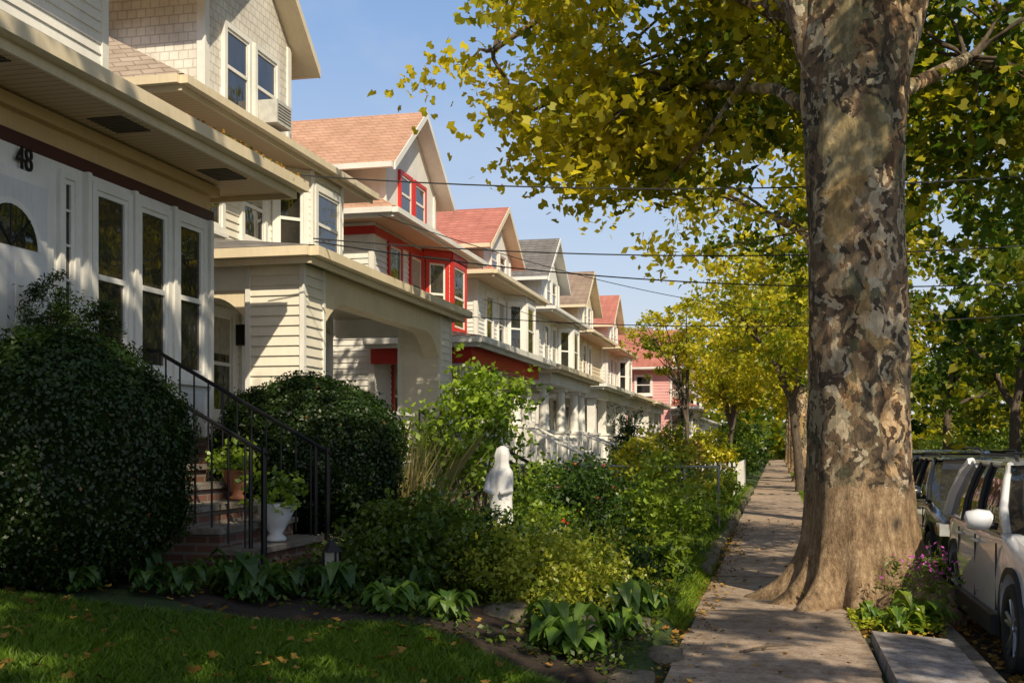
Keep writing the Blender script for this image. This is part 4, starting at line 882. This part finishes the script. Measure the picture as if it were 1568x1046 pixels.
        b.box('tail_lamps','red',*sorted((xc+sx*(W/2-.25),xc+sx*(W/2-.09))),*sorted((YW(4.4),YW(4.58))),.85+road,1.02+road)
    b.box('grille','plastic',xc-.55,xc+.55,*sorted((YW(-.012),YW(.1))),.45+road,.72+road)
    b.box('number_plate','white',xc-.2,xc+.2,*sorted((YW(-.03),YW(-.013))),.42+road,.52+road)
    b.box('underbody','plastic',xc-.7,xc+.7,*sorted((YW(.4),YW(4.3))),.2+road,.4+road)
    b.done(smooth=('roof','mirror','tyres','a_pillars','roof_edges','roof_rails','door_handles'))
car('parked_suv',1.76,8.65,'car_white',4.7)
car('parked_car',1.85,14.3,'car_black',4.6,1.84,1.62)
car('parked_car',1.85,20.3,'car_blue',4.7,1.9,1.8,-1)
car('parked_car',1.9,26.5,'car_gray',4.5,1.8,1.5)
car('parked_car',1.85,58,'car_blue',4.6,1.85,1.6)
car('parked_car',7.4,47,'car_gray',4.6,1.85,1.5,-1)
# ---------------------------------------------------------------- light, sky, camera
az=math.radians(34); el=math.radians(40)
sd=Vector((math.sin(az)*math.cos(el),-math.cos(az)*math.cos(el),math.sin(el)))
ld=bpy.data.lights.new('sun','SUN'); ld.energy=5.0; ld.angle=math.radians(.5); ld.color=(1,.87,.64)
lo=bpy.data.objects.new('sun',ld); COL.objects.link(lo); lo.rotation_euler=(-sd).to_track_quat('-Z','Y').to_euler()
w=bpy.data.worlds.new('World'); scene.world=w; w.use_nodes=True; nt=w.node_tree
bg=nt.nodes['Background']; sky=nt.nodes.new('ShaderNodeTexSky'); sky.sky_type='NISHITA'; sky.sun_disc=False
sky.sun_elevation=el; sky.sun_rotation=math.atan2(sd.x,sd.y); sky.air_density=1.0; sky.dust_density=1.5; sky.ozone_density=1.2
tcw=N(nt,'ShaderNodeTexCoord'); mpw=N(nt,'ShaderNodeMapping'); mpw.inputs['Scale'].default_value=(1,1,3); nt.links.new(tcw.outputs['Generated'],mpw.inputs['Vector'])
cl=noise(nt,mpw.outputs['Vector'],2.2,5,.62,.5); spw=N(nt,'ShaderNodeSeparateXYZ'); nt.links.new(tcw.outputs['Generated'],spw.inputs[0])
hz=ramp(nt,spw.outputs[2],[(.0,(.9,.9,.9)),(.12,(.8,.8,.8)),(.4,(.65,.65,.65)),(.7,(0,0,0))])
skyc=mixc(nt,hz,sky.outputs[0],ramp(nt,spw.outputs[2],[(.0,(8.8,8.6,8.2)),(.15,(6.2,7.4,9.2)),(.38,(2.9,5.0,9.0))]))
skyc=mixc(nt,ramp(nt,cl,[(.5,(0,0,0)),(.8,(.3,.3,.3))]),skyc,(8,8.2,8.4))
nt.links.new(skyc,bg.inputs['Color']); bg.inputs['Strength'].default_value=.10
cam=bpy.data.cameras.new('camera'); co=bpy.data.objects.new('camera',cam); COL.objects.link(co); scene.camera=co
co.location=(0,0,1.65); co.rotation_euler=(math.pi/2,0,math.radians(13.1)); cam.lens=40; cam.sensor_width=36; cam.shift_y=.1; cam.clip_end=3000; cam.clip_start=.1
scene.view_settings.view_transform='Standard'; scene.view_settings.look='None'; scene.view_settings.exposure=0
print('verts',sum(len(o.data.vertices) for o in bpy.data.objects if o.type=='MESH'))
